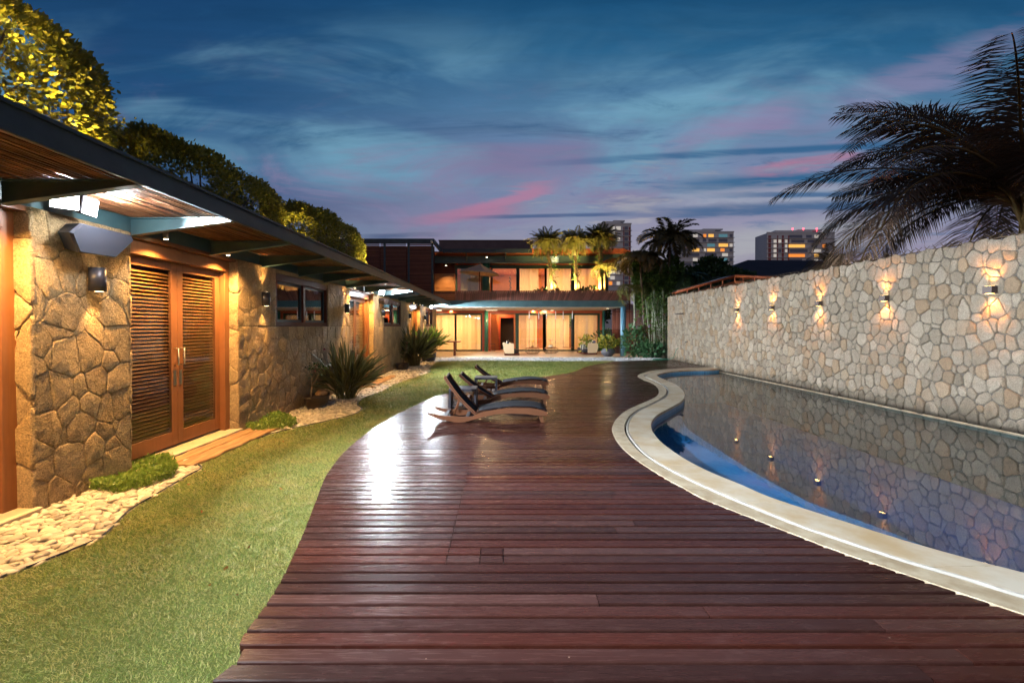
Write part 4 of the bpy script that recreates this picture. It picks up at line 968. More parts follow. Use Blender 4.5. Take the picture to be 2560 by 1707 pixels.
def side_table(loc, label):
    t = empty('side_table', loc, 0, label, 'side table', 'dark open cube side tables between the loungers')
    w_, d_, h_ = .52, .5, .42
    b_ = MB(); b_.box(0, w_, 0, d_, h_-.045, h_, .004); b_.build('tabletop', M['table_dark'], t)
    for a in (0, w_-.04):
        b_ = MB(); b_.box(a, a+.04, 0.003, d_-.003, 0, h_-.046, .003); b_.build('side_panel', M['table_dark'], t)
    b_ = MB()
    for k_ in range(4): b_.box(.06+k_*.11, .13+k_*.11, .01, d_-.01, .085, .105)
    b_.build('lower_shelf', M['table_dark'], t)
side_table((-1.03, 8.66, .002), 'dark cube side table behind the nearest lounger')
side_table((-.66, 10.55, .002), 'dark cube side table behind the middle lounger')

# ---------------------------------------------------------------- plants along the left bed
kite = np.array([(0, 0, 0), (-.32, .45, .06), (0, 1, -.04), (.32, .45, .06)]); kf = [(0, 1, 2, 3)]
oval = np.array([(0, 0, 0), (-.22, .28, .05), (-.26, .62, .05), (0, 1, -.03), (.26, .62, .05), (.22, .28, .05)]); of_ = [(0, 1, 2, 3), (0, 3, 4, 5)]
def leaf_cloud(name, centers, size, mat, parent=None, outward=None, tmpl=(kite, kf), up=0.0):
    n_ = len(centers); Rm = rand_rot(n_)
    if outward is not None:
        d = outward/np.linalg.norm(outward, axis=1, keepdims=True)+rng.normal(0, .55, (n_, 3)); d[:, 2] += up; d /= np.linalg.norm(d, axis=1, keepdims=True)
        a = np.cross(d, rng.normal(size=(n_, 3))); a /= np.linalg.norm(a, axis=1, keepdims=True); c_ = np.cross(a, d); Rm = np.stack([a, d, c_], 2)
    s_ = size*rng.uniform(.65, 1.25, n_)
    return inst(name, tmpl[0], tmpl[1], Rm*s_[:, None, None], centers, mat, parent)
def strap_clump(name, loc, n_, hgt, spread, label, mat, cat='plant', lean=(0, 0), flowers=0, group=None, width=.035):
    """long stalks that end in narrow paddle blades, arching every way"""
    t = empty(name, loc, 0, label, cat, group); V = []; Fc = []
    for i in range(n_):
        a = random.uniform(0, 2*math.pi); r_ = random.random()**.55; L_ = hgt*random.uniform(.45, 1.12)*(1-.25*r_)
        out_ = spread*r_*random.uniform(.6, 1.15); dx, dy = math.cos(a)*out_, math.sin(a)*out_; b0 = random.random()**.5*.22*spread; a0 = a+random.uniform(-.9, .9)
        bx, by = math.cos(a0)*b0, math.sin(a0)*b0; droop = random.choice((0, 0, .1, .25, .5))*r_*random.uniform(.5, 1.3); ex = random.uniform(1.1, 2.3); wob = random.uniform(-.06, .06)
        pts = [Vector((bx+dx*q**ex+wob*math.sin(q*3), by+dy*q**ex-wob*math.sin(q*3), L_*(q-droop*q**3))) for q in np.linspace(0, 1, 10)]
        k0 = len(V); tang = (pts[-1]-pts[4]).normalized(); side = tang.cross(Vector((random.uniform(-1, 1), random.uniform(-1, 1), random.uniform(-.3, .3)))).normalized(); q0 = random.uniform(.45, .62)
        fold = side.cross(tang)*.25
        for j, p in enumerate(pts):
            q = j/9; wd = .0055 if q < q0 else max(.003, width*random.uniform(.8, 1.15)*math.sin(math.pi*min(.97, .12+(q-q0)/(1-q0)*.88))**.8)
            V += [p-side*wd+fold*wd, p, p+side*wd+fold*wd]
        for j in range(9): Fc += [(k0+3*j, k0+3*j+1, k0+3*j+4, k0+3*j+3), (k0+3*j+1, k0+3*j+2, k0+3*j+5, k0+3*j+4)]
    o = mesh_np('foliage', [tuple(v_) for v_ in V], Fc, mat, t)
    for i in range(flowers):
        a = random.uniform(0, 6.3); rr = spread*random.uniform(.3, .8); c0 = Vector((math.cos(a)*rr, math.sin(a)*rr, hgt*random.uniform(.45, .85)))
        pts_ = np.array([c0+Vector((rng.normal(0, .02), rng.normal(0, .02), rng.normal(0, .02))) for _ in range(7)]); leaf_cloud('flower', pts_, .07, M['flower_pink'], t)
    return t
strap_clump('bird_of_paradise', (-3.62, 10.6, -.06), 300, 1.35, .95, 'large strap leaved clump beside the wall before the second door', M['strap'], flowers=2, width=.028)
strap_clump('bird_of_paradise', (-3.72, 19.2, -.06), 330, 1.75, 1.1, 'tall strap leaved clump with pink flowers before the third door', M['strap'], flowers=4, width=.036)
strap_clump('bird_of_paradise', (-3.5, 21.6, .35), 130, 1.35, .95, 'broad green clump in a dark pot at the end of the pebble bed', M['leaf_mid'], width=.05)
def bowl(loc, a, b1, h, label, name='planter_bowl', mat=None):
    t = empty(name, loc, 0, label, 'planter')
    b_ = MB(); b_.lathe([(.75, 0), (.9, .35*h), (1.0, .92*h), (1.03, .93*h), (1.03, h), (.96, h), (.93, .80*h), (0.02, .80*h)], 0, 0, 28, a, b1); b_.build('bowl', mat or M['pot_brown'], t)
    b_ = MB(); b_.lathe([(.92, .70*h), (.5, .86*h), (.02, .90*h)], 0, 0, 20, a, b1); b_.build('soil', M['soil'], t); return t
bowl((-3.85, 9.5, -.055), .20, .46, .24, 'long oval brown planter bowl beside the first strap leaved clump')
bowl((-3.86, 17.6, -.055), .24, .44, .24, 'brown oval planter bowl below the second window')
bowl((-3.5, 21.6, -.055), .36, .36, .44, 'dark round pot holding the broad green clump', 'plant_pot', M['table_dark'])
def shrublet(loc, label, h=.85, seed=1, leaf=.045):
    t = empty('small_tree', loc, 0, label, 'small tree'); b_ = MB(); rr = random.Random(seed); tips = []
    def br(p, d, L_, r_, k_):
        q = p+d*L_; m_ = p+d*L_*.5+Vector((rr.uniform(-.03, .03), rr.uniform(-.03, .03), 0)); b_.tube([p, m_, q], [r_, r_*.8, r_*.6], 6); tips.append(q)
        if k_ > 0:
            for _ in range(rr.choice((2, 3))): br(q, (d+Vector((rr.uniform(-.8, .8), rr.uniform(-.8, .8), rr.uniform(-.1, .5)))).normalized(), L_*.72, r_*.6, k_-1)
    br(Vector((0, 0, 0)), Vector((.12, -.2, 1)).normalized(), h*.36, .018, 3); b_.build('trunk', M['bark'], t)
    c_ = np.array([tp+Vector((rr.gauss(0, .05), rr.gauss(0, .05), rr.gauss(0, .04))) for tp in tips[3:] for _ in range(9)]); leaf_cloud('crown', c_, leaf, M['leaf_dark'], t)
    c_ = np.array([tp+Vector((rr.gauss(0, .02), rr.gauss(0, .02), rr.gauss(0, .02))) for tp in tips[-3:] for _ in range(5)]); leaf_cloud('flower', c_, leaf, M['flower_pink'], t); return t
shrublet((-3.86, 9.25, .13), 'thin twiggy little tree with a few pink flowers in the long oval bowl', .8, 3)
shrublet((-3.86, 17.7, .13), 'little tree with one pink flower in the bowl below the second window', .95, 5)
b_ = MB(); b_.lathe([(.02, 0), (.10, .01), (.13, .06), (.08, .13), (.01, .15)], 0, 0, 9, 1, 1.4); o = b_.build('garden_rock', M['sleeper']); o.location = (-3.84, 9.72, .13); tag(o, 'tan rock lying in the long oval planter bowl', 'rock')
def cover(poly_pts, n_, h, label, size=.035, z=LAWN_Z):
    q = smooth_line(gl_(poly_pts, z), 60); p = scatter(q, q[:, 1].min(), q[:, 1].max(), n_*2)
    t = empty('ground_cover_plant', (0, 0, 0), 0, label, 'ground cover')
    hh = h*(.55+.45*np.sin(p[:, 0]*9)*np.cos(p[:, 1]*7)); c_ = np.c_[p, z+rng.uniform(0, 1, len(p))*np.maximum(hh, .03)+.01]
    leaf_cloud('foliage', c_, size, M['cover'], t, np.c_[rng.normal(0, .5, (len(p), 2)), np.ones(len(p))], (oval, of_)); return t
cover([(205, 1215), (240, 1195), (330, 1160), (400, 1152), (440, 1168), (432, 1195), (380, 1215), (300, 1235), (230, 1230), (205, 1215)], 5200, .13, 'bright green ground cover spreading at the foot of the nearest pillar')
cover([(614, 1072), (640, 1048), (700, 1042), (735, 1050), (738, 1066), (690, 1076), (640, 1082), (614, 1072)], 3600, .13, 'green ground cover patch at the foot of the wall after the louvred double door')

# ---------------------------------------------------------------- clipped ficus crowns behind the garden wing
def ficus(cx, cy, rx, ry, z0, z1, n_, leaf, label, seed, lights):
    t = empty('ficus_tree', (cx, cy, 0), 0, label, 'tree', 'clipped ficus trees behind the garden wing')
    b_ = MB(); rr = random.Random(seed)
    b_.tube([(0, 0, -.1), (.05, .05, 1.5), (0, .1, z0)], [.16, .12, .1], 8)
    for i in range(16):
        a = rr.uniform(0, 6.3); f_ = rr.uniform(.5, .95); e = Vector((math.cos(a)*rx*f_, math.sin(a)*ry*f_, z0+(z1-z0)*rr.uniform(.3, .9))); m_ = Vector((e.x*.4, e.y*.4, z0+.25))
        b_.tube([(0, .1, z0-.2), m_, e], [.05, .03, .01], 5)
        for k_ in range(5): b_.tube([m_, m_+(e-m_)*.5+Vector((rr.gauss(0, .25), rr.gauss(0, .3), rr.gauss(0, .15)))], [.02, .006], 4)
    b_.build('trunk', M['bark'], t)
    # shell of leaves on a lumpy box-dome, with some inside
    p = rng.normal(size=(n_*2, 3)); p /= np.linalg.norm(p, axis=1, keepdims=True); p = np.sign(p)*np.abs(p)**.62; p /= (np.abs(p)**3.2).sum(1, keepdims=True)**(1/3.2)
    lump = 1+.05*np.sin(p[:, 0]*7+seed)*np.cos(p[:, 1]*9+seed*2)+.04*np.sin(p[:, 2]*11+p[:, 1]*8)
    r_ = (1-np.abs(rng.normal(0, .10, len(p))))*lump; r_ += (rng.random(len(p)) < .05)*.06
    c_ = p*r_[:, None]; zc, rz = (z0+z1)/2, (z1-z0)/2
    gap = (np.sin(c_[:, 0]*5+seed)+np.sin(c_[:, 1]*8+seed*3)+np.sin(c_[:, 2]*7-seed)) < 2.1
    c_ = c_[gap][:n_]; C_ = np.c_[c_[:, 0]*rx, c_[:, 1]*ry, zc+c_[:, 2]*rz]
    leaf_cloud('crown', C_, leaf, M['ficus'], t, c_+np.array([0, 0, .2]), (oval, of_)); 
    for k_, (lx, ly, lz, p_) in enumerate(lights):
        L_ = empty('garden_uplight', (lx, ly, lz), 0, 'yellow uplight under the %s of the %s clipped ficus crown' % (('middle', 'far end', 'near end')[k_], label.split()[0]), 'uplight', 'yellow uplights on the wing roof')
        b_ = MB(); b_.lathe([(.05, 0), (.06, .03), (.06, .12), (.05, .13)], 0, 0, 12); b_.build('housing', M['lamp_black'], L_)
        b_ = MB(); b_.lathe([(.045, .131), (.045, .133)], 0, 0, 12); b_.build('lens', emit('uplight_lens', (1, .85, .4), 10), L_)
        lamp('lamp_light', 'SPOT', (0, 0, .15), p_, (1, .78, .20), L_, target=(-.8, 0, 1.1), spot_size=R(118), spot_blend=.7, shadow_soft_size=.05)
    return t
ficus(-6.4, 5.05, .95, 2.0, 3.45, 5.55, 26000, .082, 'nearest clipped ficus crown glowing yellow at the top left', 2, [(-5.35, 4.9, 2.93, 800), (-5.3, 5.8, 2.93, 420), (-5.35, 3.6, 2.93, 600)])
ficus(-6.35, 9.75, .95, 2.55, 3.5, 5.05, 40000, .074, 'middle clipped ficus hedge crown, dark with yellow far end', 4, [(-5.25, 10.0, 2.93, 14), (-5.3, 12.3, 2.93, 340)])
ficus(-6.3, 15.9, .95, 3.2, 3.5, 5.35, 34000, .085, 'farthest clipped ficus hedge crown, bright yellow at its far end', 6, [(-5.2, 18.8, 2.93, 800), (-5.25, 17.2, 2.93, 260)])

# a few fallen leaves on the lawn, deck and pebbles
p_ = np.concatenate([scatter(lawn_poly, 1.8, 9, 130), np.c_[rng.uniform(-.6, 2.0, 3), rng.uniform(3.0, 7, 3)]]); zz = np.where(inside(p_[:, 0], p_[:, 1], lawn_poly), LAWN_Z+.024, .006)
lf = leaf_cloud('fallen_leaves', np.c_[p_, zz], .035, simple('dry_leaf', s2l((150, 96, 50)), .7, island=.4), None, np.c_[rng.normal(0, 1, (len(p_), 2)), np.zeros(len(p_))-.02], (oval, of_)); tag(lf, 'dry brown leaves fallen on the lawn and deck', 'leaves', kind='stuff')
# ---------------------------------------------------------------- two storey main house across the far end
ZF, ZG, ZU = 26.0, 31.5, 30.0            # terrace front, lower glass line, upper glass line
house = empty('main_house', (0, 28, 0), label='two storey main house with lit glass rooms, slatted balcony parapet and flat teal beams', cat='house')
HO = Vector((0, -28, 0))
def hp(b_, name, mat, parent=None):
    o = b_.build(name, mat, house if parent is None else parent)
    if parent is None: o.location = HO
    return o
def hb(name, mat, *boxes, parent=None, bev=0.0):
    b_ = MB()
    for q in boxes: b_.box(*q, bev)
    return hp(b_, name, mat, parent)
FZ = -.09
def pxb(x0, x1, y0, y1, Z, d):   # box from photo pixels at distance Z, depth d behind it
    a, b1 = P(x0, y1, Z), P(x1, y0, Z); return (a.x, b1.x, Z, Z+d, a.z, b1.z)
hb('terrace_floor', M['tile_floor'], (-4.6, 9.5, 24.1, 36.5, -.14, FZ))
cz = 2.68
hb('terrace_ceiling', M['plaster'], (-4.0, 6.75, ZF+.16, 36.2, cz, cz+.12))
hb('front_beam', M['teal'], (-4.12, 6.86, ZF, ZF+.14, 2.70, 3.06), (-4.12, 6.86, ZF-.06, ZF, 3.03, 3.06))
hb('side_beam', M['teal_dark'], (6.76, 6.86, ZF+.14, 32, 2.70, 3.0))
hb('floor_slab', M['plaster'], (-4.1, 6.75, ZF+.14, 36.2, 2.81, 3.02))
# flared parapet of upright boards
b_ = MB(); x = -2.72
while x < 7.0:
    w_ = .105; k_ = (x+2.72)/9.7
    sh = .10+.62*max(0, (x-1)/6.0)*.9
    b_.add([(x, ZF-.05, 3.06), (x+w_, ZF-.05, 3.06), (x+w_+sh*.55, ZF-.30, 3.60), (x+sh*.55, ZF-.30, 3.60),
            (x, ZF-.02, 3.06), (x+w_, ZF-.02, 3.06), (x+w_+sh*.55, ZF-.27, 3.60), (x+sh*.55, ZF-.27, 3.60)],
           [(0, 1, 2, 3), (7, 6, 5, 4), (0, 4, 5, 1), (1, 5, 6, 2), (2, 6, 7, 3), (3, 7, 4, 0)]); x += .122
hp(b_, 'parapet', M['parapet_wood'])
b_ = MB()
for k_ in range(5): b_.box(-4.1, -2.72, ZF+.05, ZF+.08, 3.07+k_*.107, 3.165+k_*.107)
hp(b_, 'parapet_return', M['dark_slat'])
hb('planter_bed', M['soil'], (-2.6, 7.0, ZF+.0, ZF+.9, 3.06, 3.5))
hb('balcony_floor', M['tile_floor'], (-4.1, 6.9, ZF+.9, 31, 3.04, 3.08))
# ------- screened box on the left
zt = P(0, 597, ZF).z; zt2 = P(0, 608, ZF).z
xl_, xr_ = XZ(880, ZF), XZ(1083, ZF)
hb('screen_beam', M['teal_dark'], (xl_-1.5, xr_+.06, ZF-.05, ZF+.10, zt2, zt), (xr_-.04, xr_+.06, ZF+.10, 29.4, zt2, zt))
b_ = MB(); z = 3.05
while z < zt2-.03:
    for q in range(4):
        a = xl_-1.4+(xr_-xl_+1.4)*q/4; c_ = xl_-1.4+(xr_-xl_+1.4)*(q+1)/4
        b_.box(a+.03, c_-.03, ZF+.0+random.uniform(-.008, .008), ZF+.03, z+random.uniform(-.003, .003), z+random.choice((.045, .05, .055)))
    z += .078
hp(b_, 'slat_screen', M['dark_slat'])
b_ = MB()
for px in (962, 1022, 1081): X_ = XZ(px, ZF); b_.box(X_-.055, X_+.055, ZF-.02, ZF+.06, 3.0, zt2)
hp(b_, 'screen_posts', M['teal_dark']); 
hb('screen_back', M['frame_dark'], (xl_-1.5, xr_-.3, ZF+2.5, ZF+2.6, 3.0, zt))
# louvred wall at right of the screen (lit by a spot)
b_ = MB(); z = 3.1; xa, xb_ = XZ(1083, ZU), XZ(1137, ZU)
while z < 5.05: b_.box(xa, xb_, ZU, ZU+.03, z, z+.06); z += .085
hp(b_, 'louvred_panel', M['louvre']); hb('panel_backing', M['frame_dark'], (xa-.5, xb_, ZU+.05, ZU+.10, 3.0, 5.3))
hb('stair_wall', M['dark_slat'], (XZ(1070, ZU), XZ(1141, ZU), ZU+.12, ZU+.2, 5.0, 6.5))
# ------- roof
zr0, zr1 = P(0, 632, 28.5).z, P(0, 622, 28.5).z
hb('roof_fascia', M['teal_dark'], (XZ(1107, 28.5), XZ(1330, 28.5), 28.5, 28.65, zr0, zr1))
zs = P(0, 602, 32).z; hb('upper_roof', M['roof_brown'], (XZ(1098, 32), XZ(1332, 32), 32, 37, zr1-.1, zs), (XZ(1098, 32)-.04, XZ(1332, 32)+.04, 31.95, 37, zs, zs+.05))
hb('roof_soffit', M['orange_wood'], (XZ(1083, 29), XZ(1575, 29), 28.65, 37, zr0+.02, zr0+.08))
b_ = MB(); b_.prism([(XZ(1330, 28.5), zr0), (XZ(1330, 28.5), zr1), (XZ(1560, 28.5), zr1+.02), (XZ(1582, 28.5), P(0, 631, 28.5).z), (XZ(1582, 28.5), P(0, 634, 28.5).z)], 'y', 28.5, 28.65); hp(b_, 'roof_edge', M['orange_wood'])
zg0, zg1 = P(0, 657, 29.4).z, P(0, 641, 29.4).z
hb('upper_girder', M['teal'], (XZ(1083, 29.4), XZ(1500, 29.4), 29.4, 29.5, zg0, zg1), (XZ(1083, 29.4), XZ(1500, 29.4), 29.3, 29.6, zg0-.02, zg0), (XZ(1083, 29.4), XZ(1500, 29.4), 29.3, 29.6, zg1, zg1+.02))
b_ = MB()
for px in (1165, 1264, 1400): X_ = XZ(px, 28.7); b_.prism([(28.65, zr0), (29.4, zr0), (29.4, zg0+.1), (29.3, zg0+.1)], 'x', X_-.03, X_+.03)
hp(b_, 'roof_brackets', M['teal'])
b_ = MB(); b_.prism([(XZ(1515, 29), P(0, 650, 29).z), (XZ(1578, 29), P(0, 636, 29).z), (XZ(1578, 29), P(0, 634, 29).z), (XZ(1508, 29), P(0, 638, 29).z), (XZ(1505, 29), P(0, 656, 29).z)], 'y', 28.9, 29.0); hp(b_, 'overhang_bracket', M['teal'])
# ------- upper glazing
zu0, zu1 = 3.1, P(0, 669, ZU).z
hb('upper_lintel', M['red_wood'], (XZ(1137, ZU), XZ(1505, ZU), ZU-.02, ZU+.1, P(0, 663, ZU).z, P(0, 657, ZU).z+.02), (XZ(1137, ZU), XZ(1505, ZU), ZU+.0, ZU+.1, P(0, 657, ZU).z+.02, zr0+.02))
hb('upper_head_frame', M['green'], (XZ(1137, ZU), XZ(1505, ZU), ZU, ZU+.1, zu1, P(0, 663, ZU).z))
def room(name, x0, x1, y0, y1, z0, z1, wall, floor, ceil):
    hb(name+'_back_wall', wall, (x0, x1, y1, y1+.1, z0, z1)); hb(name+'_side_wall', wall, (x0-.1, x0, y0+.15, y1+.1, z0, z1)); hb(name+'_side_wall', wall, (x1, x1+.1, y0+.15, y1+.1, z0, z1))
    hb(name+'_ceiling', ceil, (x0-.1, x1+.1, y0+.12, y1+.1, z1, z1+.05))
XR = XZ(1505, ZU)
room('upper_room', XZ(1137, ZU)-.3, XR, ZU, 35.4, 3.05, zu1+.1, M['room_wood'], M['tile_floor'], M['orange_wood'])
def drape(name, x0, x1, y, z0, z1, mat=None, parent=None, folds=9):
    n_ = max(16, int((x1-x0)*30)); xs = np.linspace(x0, x1, n_); ph = random.uniform(0, 6)
    V = [(x, y+.06*math.sin(x*folds+ph)+.02*math.sin(x*folds*2.3+ph*2), z) for x in xs for z in (z0, z1)]
    o = mesh_np(name, V, [(2*i, 2*i+2, 2*i+3, 2*i+1) for i in range(n_-1)], mat or M['curtain'], parent or house, True)
    if parent is None: o.location = HO
    return o
def bay(px0, px1, Z, z0, z1, fr=5, name='window', cur=None, mat='green', blind=False):
    x0, x1, f_ = XZ(px0, Z), XZ(px1, Z), fr*Z/F
    b_ = MB(); b_.box(x0-f_/2, x0+f_/2, Z-.02, Z+.08, z0, z1); b_.box(x1-f_/2, x1+f_/2, Z-.02, Z+.08, z0, z1); b_.box(x0+f_/2, x1-f_/2, Z-.015, Z+.075, z0, z0+.10); b_.box(x0+f_/2, x1-f_/2, Z-.015, Z+.075, z1-.07, z1)
    o = hp(b_, name, M[mat]); b_ = MB(); b_.box(x0+f_/2, x1-f_/2, Z+.03, Z+.034, z0+.1, z1-.07); b_.build('glass_pane', M['glass'], o)
    if cur:
        for c0, c1 in cur: drape('curtain', XZ(c0, Z), XZ(c1, Z), Z+.28, z0+.03, z1-.02, M['curtain_plain'] if blind else None, parent=o)
    return o
for a, c_, cur, bl in [(1141, 1204, [(1150, 1200)], True), (1229, 1293, None, False), (1296, 1364, [(1300, 1347)], False), (1364, 1430, [(1368, 1427)], False), (1434, 1503, [(1440, 1492)], False)]:
    bay(a, c_, ZU, 3.08, zu1, 5, 'upper_window', cur, blind=bl)
hb('upper_jamb', M['red_wood'], (XZ(1226, ZU), XZ(1229, ZU), ZU-.03, ZU+.12, 3.08, zu1), (XZ(1204, ZU), XZ(1207, ZU), ZU-.03, ZU+.12, 3.08, zu1))
b_ = MB(); b_.lathe([(.26, 3.0), (.26, zg0)], XZ(1215, 29.7), 29.7, 20); hp(b_, 'upper_column', M['column_green'])
hb('balcony_end_post', M['green'], (XZ(1505, ZU), XZ(1520, ZU), ZU, ZU+.2, 3.0, zu1+.3))
# sideboard and doorway seen in the open upper bay
b_ = MB(); X_ = XZ(1240, 34); b_.box(X_, X_+1.75, 34.9, 35.3, 4.2, 4.3); hp(b_, 'picture_rail', M['frame_dark'])
hb('kitchen_wall', M['plaster'], (X_, X_+1.75, 35.0, 35.36, 3.05, 4.2))
# ------- lower glazing
zl1, zl0 = P(0, 783, ZG).z, FZ
hb('lower_lintel', M['red_wood'], (XZ(1084, ZG), XZ(1506, ZG), ZG-.03, ZG+.1, zl1, cz))
hb('lower_head_frame', M['green'], (XZ(1084, ZG), XZ(1205, ZG), ZG, ZG+.1, zl1-.06, zl1), (XZ(1288, ZG), XZ(1500, ZG), ZG, ZG+.1, zl1-.06, zl1))
zl2 = zl1-.06
bay(1086, 1139, ZG, zl0, zl2, 4, 'lower_window', [(1086, 1137)]); bay(1139, 1204, ZG, zl0, zl2, 5, 'lower_window', [(1141, 1202)])
bay(1293, 1361, ZG, zl0, zl2, 8, 'lower_window', [(1297, 1343)]); bay(1361, 1432, ZG, zl0, zl2, 8, 'lower_window', [(1366, 1425)]); bay(1432, 1497, ZG, zl0, zl2, 5, 'lower_window', [(1434, 1494)])
for a, c_ in ((1206, 1211), (1221, 1226.5), (1499.5, 1504)): hb('lower_jamb', M['red_wood'], (XZ(a, ZG), XZ(c_, ZG), ZG-.1, ZG+.15, zl0, zl1))
b_ = MB(); b_.lathe([(.13, FZ), (.13, cz)], XZ(1216, ZG-.3), ZG-.3, 20); hp(b_, 'hall_column', M['column_green'])
b_ = MB(); b_.lathe([(.10, FZ), (.10, cz)], XZ(1509, ZG), ZG, 18); hp(b_, 'rear_column', M['column_green'])
b_ = MB(); b_.lathe([(.145, FZ), (.145, 2.70)], XZ(1557.5, ZF+.15), ZF+.15, 24); hp(b_, 'corner_column', M['column'])
# rooms below: left room, hall, living room
room('left_room', XZ(1070, ZG), XZ(1207, ZG), ZG, 35.4, FZ, 2.66, M['plaster'], M['tile_floor'], M['plaster'])
room('living_room', XZ(1290, ZG), XZ(1504, ZG), ZG, 36, FZ, 2.66, M['room_wood'], M['tile_floor'], M['plaster'])
xh0, xh1 = XZ(1226, ZG), XZ(1288, ZG)
hb('hall_wall', M['plaster'], (xh0-.1, xh0, ZG+.2, 34, FZ, 2.6)); hb('hall_door_frame', M['red_wood'], (xh0+.55, xh0+.68, 33.0, 33.1, FZ, 2.35), (xh0+.68, xh1, 33.0, 33.1, 2.22, 2.35))
hb('hall_back', M['room_wood'], (xh0, xh0+.55, 33.0, 33.1, FZ, 2.6), (xh0+.55, xh1, 33.0, 33.1, 2.35, 2.6))
hb('hall_night_opening', M['black_room'], (xh0+.6, xh1, 34.0, 34.1, FZ, 2.3)); hb('hall_ceiling', M['plaster'], (xh0, xh1, ZG+.1, 34, 2.6, 2.66)); 
hb('hall_green_frame', M['green'], (XZ(1228, ZG), XZ(1288, ZG), ZG, ZG+.1, zl1-.05, zl1))
b_ = MB()
for i in range(14):    # stair flight seen edge on
    b_.box(xh0+.30+i*.018, xh0+.42+i*.018, 32.2, 32.9, 2.3-i*.16, 2.33-i*.16)
hp(b_, 'stair', M['frame_dark'])
# recessed ceiling lights
def ceil_light(px, py, w_, d_, label, p=18, z=cz, emitc=12, area=True):
    q = ray(px, py); t_ = (z-H)/q[2]; x_, y_ = q[0]*t_, q[1]*t_
    t = empty('ceiling_light', (x_, y_, z), 0, label, 'ceiling light', 'recessed lights in the terrace ceiling')
    b_ = MB(); b_.box(-w_/2, w_/2, -d_/2, d_/2, -.012, -.004); b_.build('diffuser', emit('ceiling_diffuser', (1, .8, .52), emitc), t)
    b_ = MB(); e = .015
    for q4 in ((-w_/2-e, -w_/2-.001, -d_/2-e, d_/2+e), (w_/2+.001, w_/2+e, -d_/2-e, d_/2+e), (-w_/2, w_/2, -d_/2-e, -d_/2-.001), (-w_/2, w_/2, d_/2+.001, d_/2+e)): b_.box(*q4, -.010, -.0005)
    b_.build('frame', M['plaster'], t)
    lamp('lamp_light', 'AREA', (0, 0, -.02), p, (1, .66, .34), t, target=(0, 0, -1), shape='RECTANGLE', size=w_, size_y=d_)
ceil_light(1096, 775.5, .42, .3, 'rectangular recessed terrace light nearest the garden wing', 26)
ceil_light(1128, 776.5, .12, .12, 'small round looking recessed light left of the green hall column', 16)
ceil_light(1229, 775.3, .75, .12, 'long recessed terrace light in front of the hall door', 36)
ceil_light(1333, 776.5, .14, .14, 'small recessed light between the first two swing rods', 18)
ceil_light(1361, 776.3, .32, .14, 'recessed light above the second swing', 26)
ceil_light(1380, 775.8, .2, .16, 'recessed light right of the second swing', 22)
ceil_light(1519, 771, .12, .12, 'recessed light above the grey plant pot', 26)
ceil_light(1487, 777.5, .12, .12, 'recessed light above the dark outdoor sofa', 22)
# room lights behind the curtains
def room_lamp(x, y, z, p, lab, c_=(1, .60, .26), sx=2.0, sy=1.2, par=None):
    lamp('room_light', 'AREA', (x, y, z), p, c_, None, target=(x, y, z-1), shape='RECTANGLE', size=sx, size_y=sy)
rl = hb('room_lighting', emit('room_panel', (1, .62, .28), 3), (XZ(1120, 33), XZ(1160, 33), 32.9, 33.6, 2.63, 2.65), (XZ(1330, 33), XZ(1380, 33), 33.2, 33.9, 2.63, 2.65), (XZ(1430, 33), XZ(1470, 33), 33.2, 33.9, 2.63, 2.65))
room_lamp(XZ(1140, 33), 33.3, 2.6, 260, ''); room_lamp(XZ(1350, 33), 33.6, 2.6, 230, ''); room_lamp(XZ(1445, 33), 33.6, 2.6, 230, ''); room_lamp(XZ(1255, 32.4), 32.3, 2.55, 55, '', sx=.8, sy=.8, c_=(1, .5, .2))
for px, p in ((1265, 150), (1340, 190), (1400, 190), (1465, 190)): room_lamp(XZ(px, 32.4), 32.6, zu1+.03, p, '')
# spots on the upper balcony
def balc_spot(px, py, Z, label, p=45, tgt=(0, .6, -2)):
    q = P(px, py, Z); t = empty('balcony_spot_lamp', q, 0, label, 'spot lamp', 'small spots on the upper balcony beams')
    b_ = MB(); b_.lathe([(.07, -.06), (.05, .05), (.02, .07)], 0, 0, 14); b_.build('housing', M['bare_metal'], t)
    b_ = MB(); b_.tube([(0, 0, .06), (0, .02, .25)], .012, 6); b_.build('arm', M['lamp_black'], t)
    b_ = MB(); b_.lathe([(.055, -.062), (.055, -.0605)], 0, 0, 12); b_.build('lens', emit('spot_lens_b', (1, .86, .6), 20), t)
    lamp('lamp_light', 'SPOT', (0, 0, -.08), p, (1, .66, .32), t, target=tgt, spot_size=R(95), spot_blend=.8, shadow_soft_size=.03)
balc_spot(1115, 662, 29.0, 'small spot lamp lighting the warm louvred panel beside the screen', 260)
balc_spot(1217, 641, 28.9, 'small twin headed spot lamp above the balcony parasol', 110, (-.3, -1.5, -.9))
balc_spot(1390, 641, 28.9, 'small spot lamp under the roof edge behind the terrace palms', 60, (0, 2, .2))
# security camera on the screen corner
b_ = MB(); q = P(1079, 604, ZF-.2); b_.box(q.x-.06, q.x+.06, ZF-.26, ZF-.06, q.z-.06, q.z+.06, .015); b_.lathe([(.03, 0), (.03, .01)], 0, 0, 8); o = b_.build('security_camera', M['plaster']); tag(o, 'small white security camera box on the top corner of the slatted screen', 'camera')
b2 = None
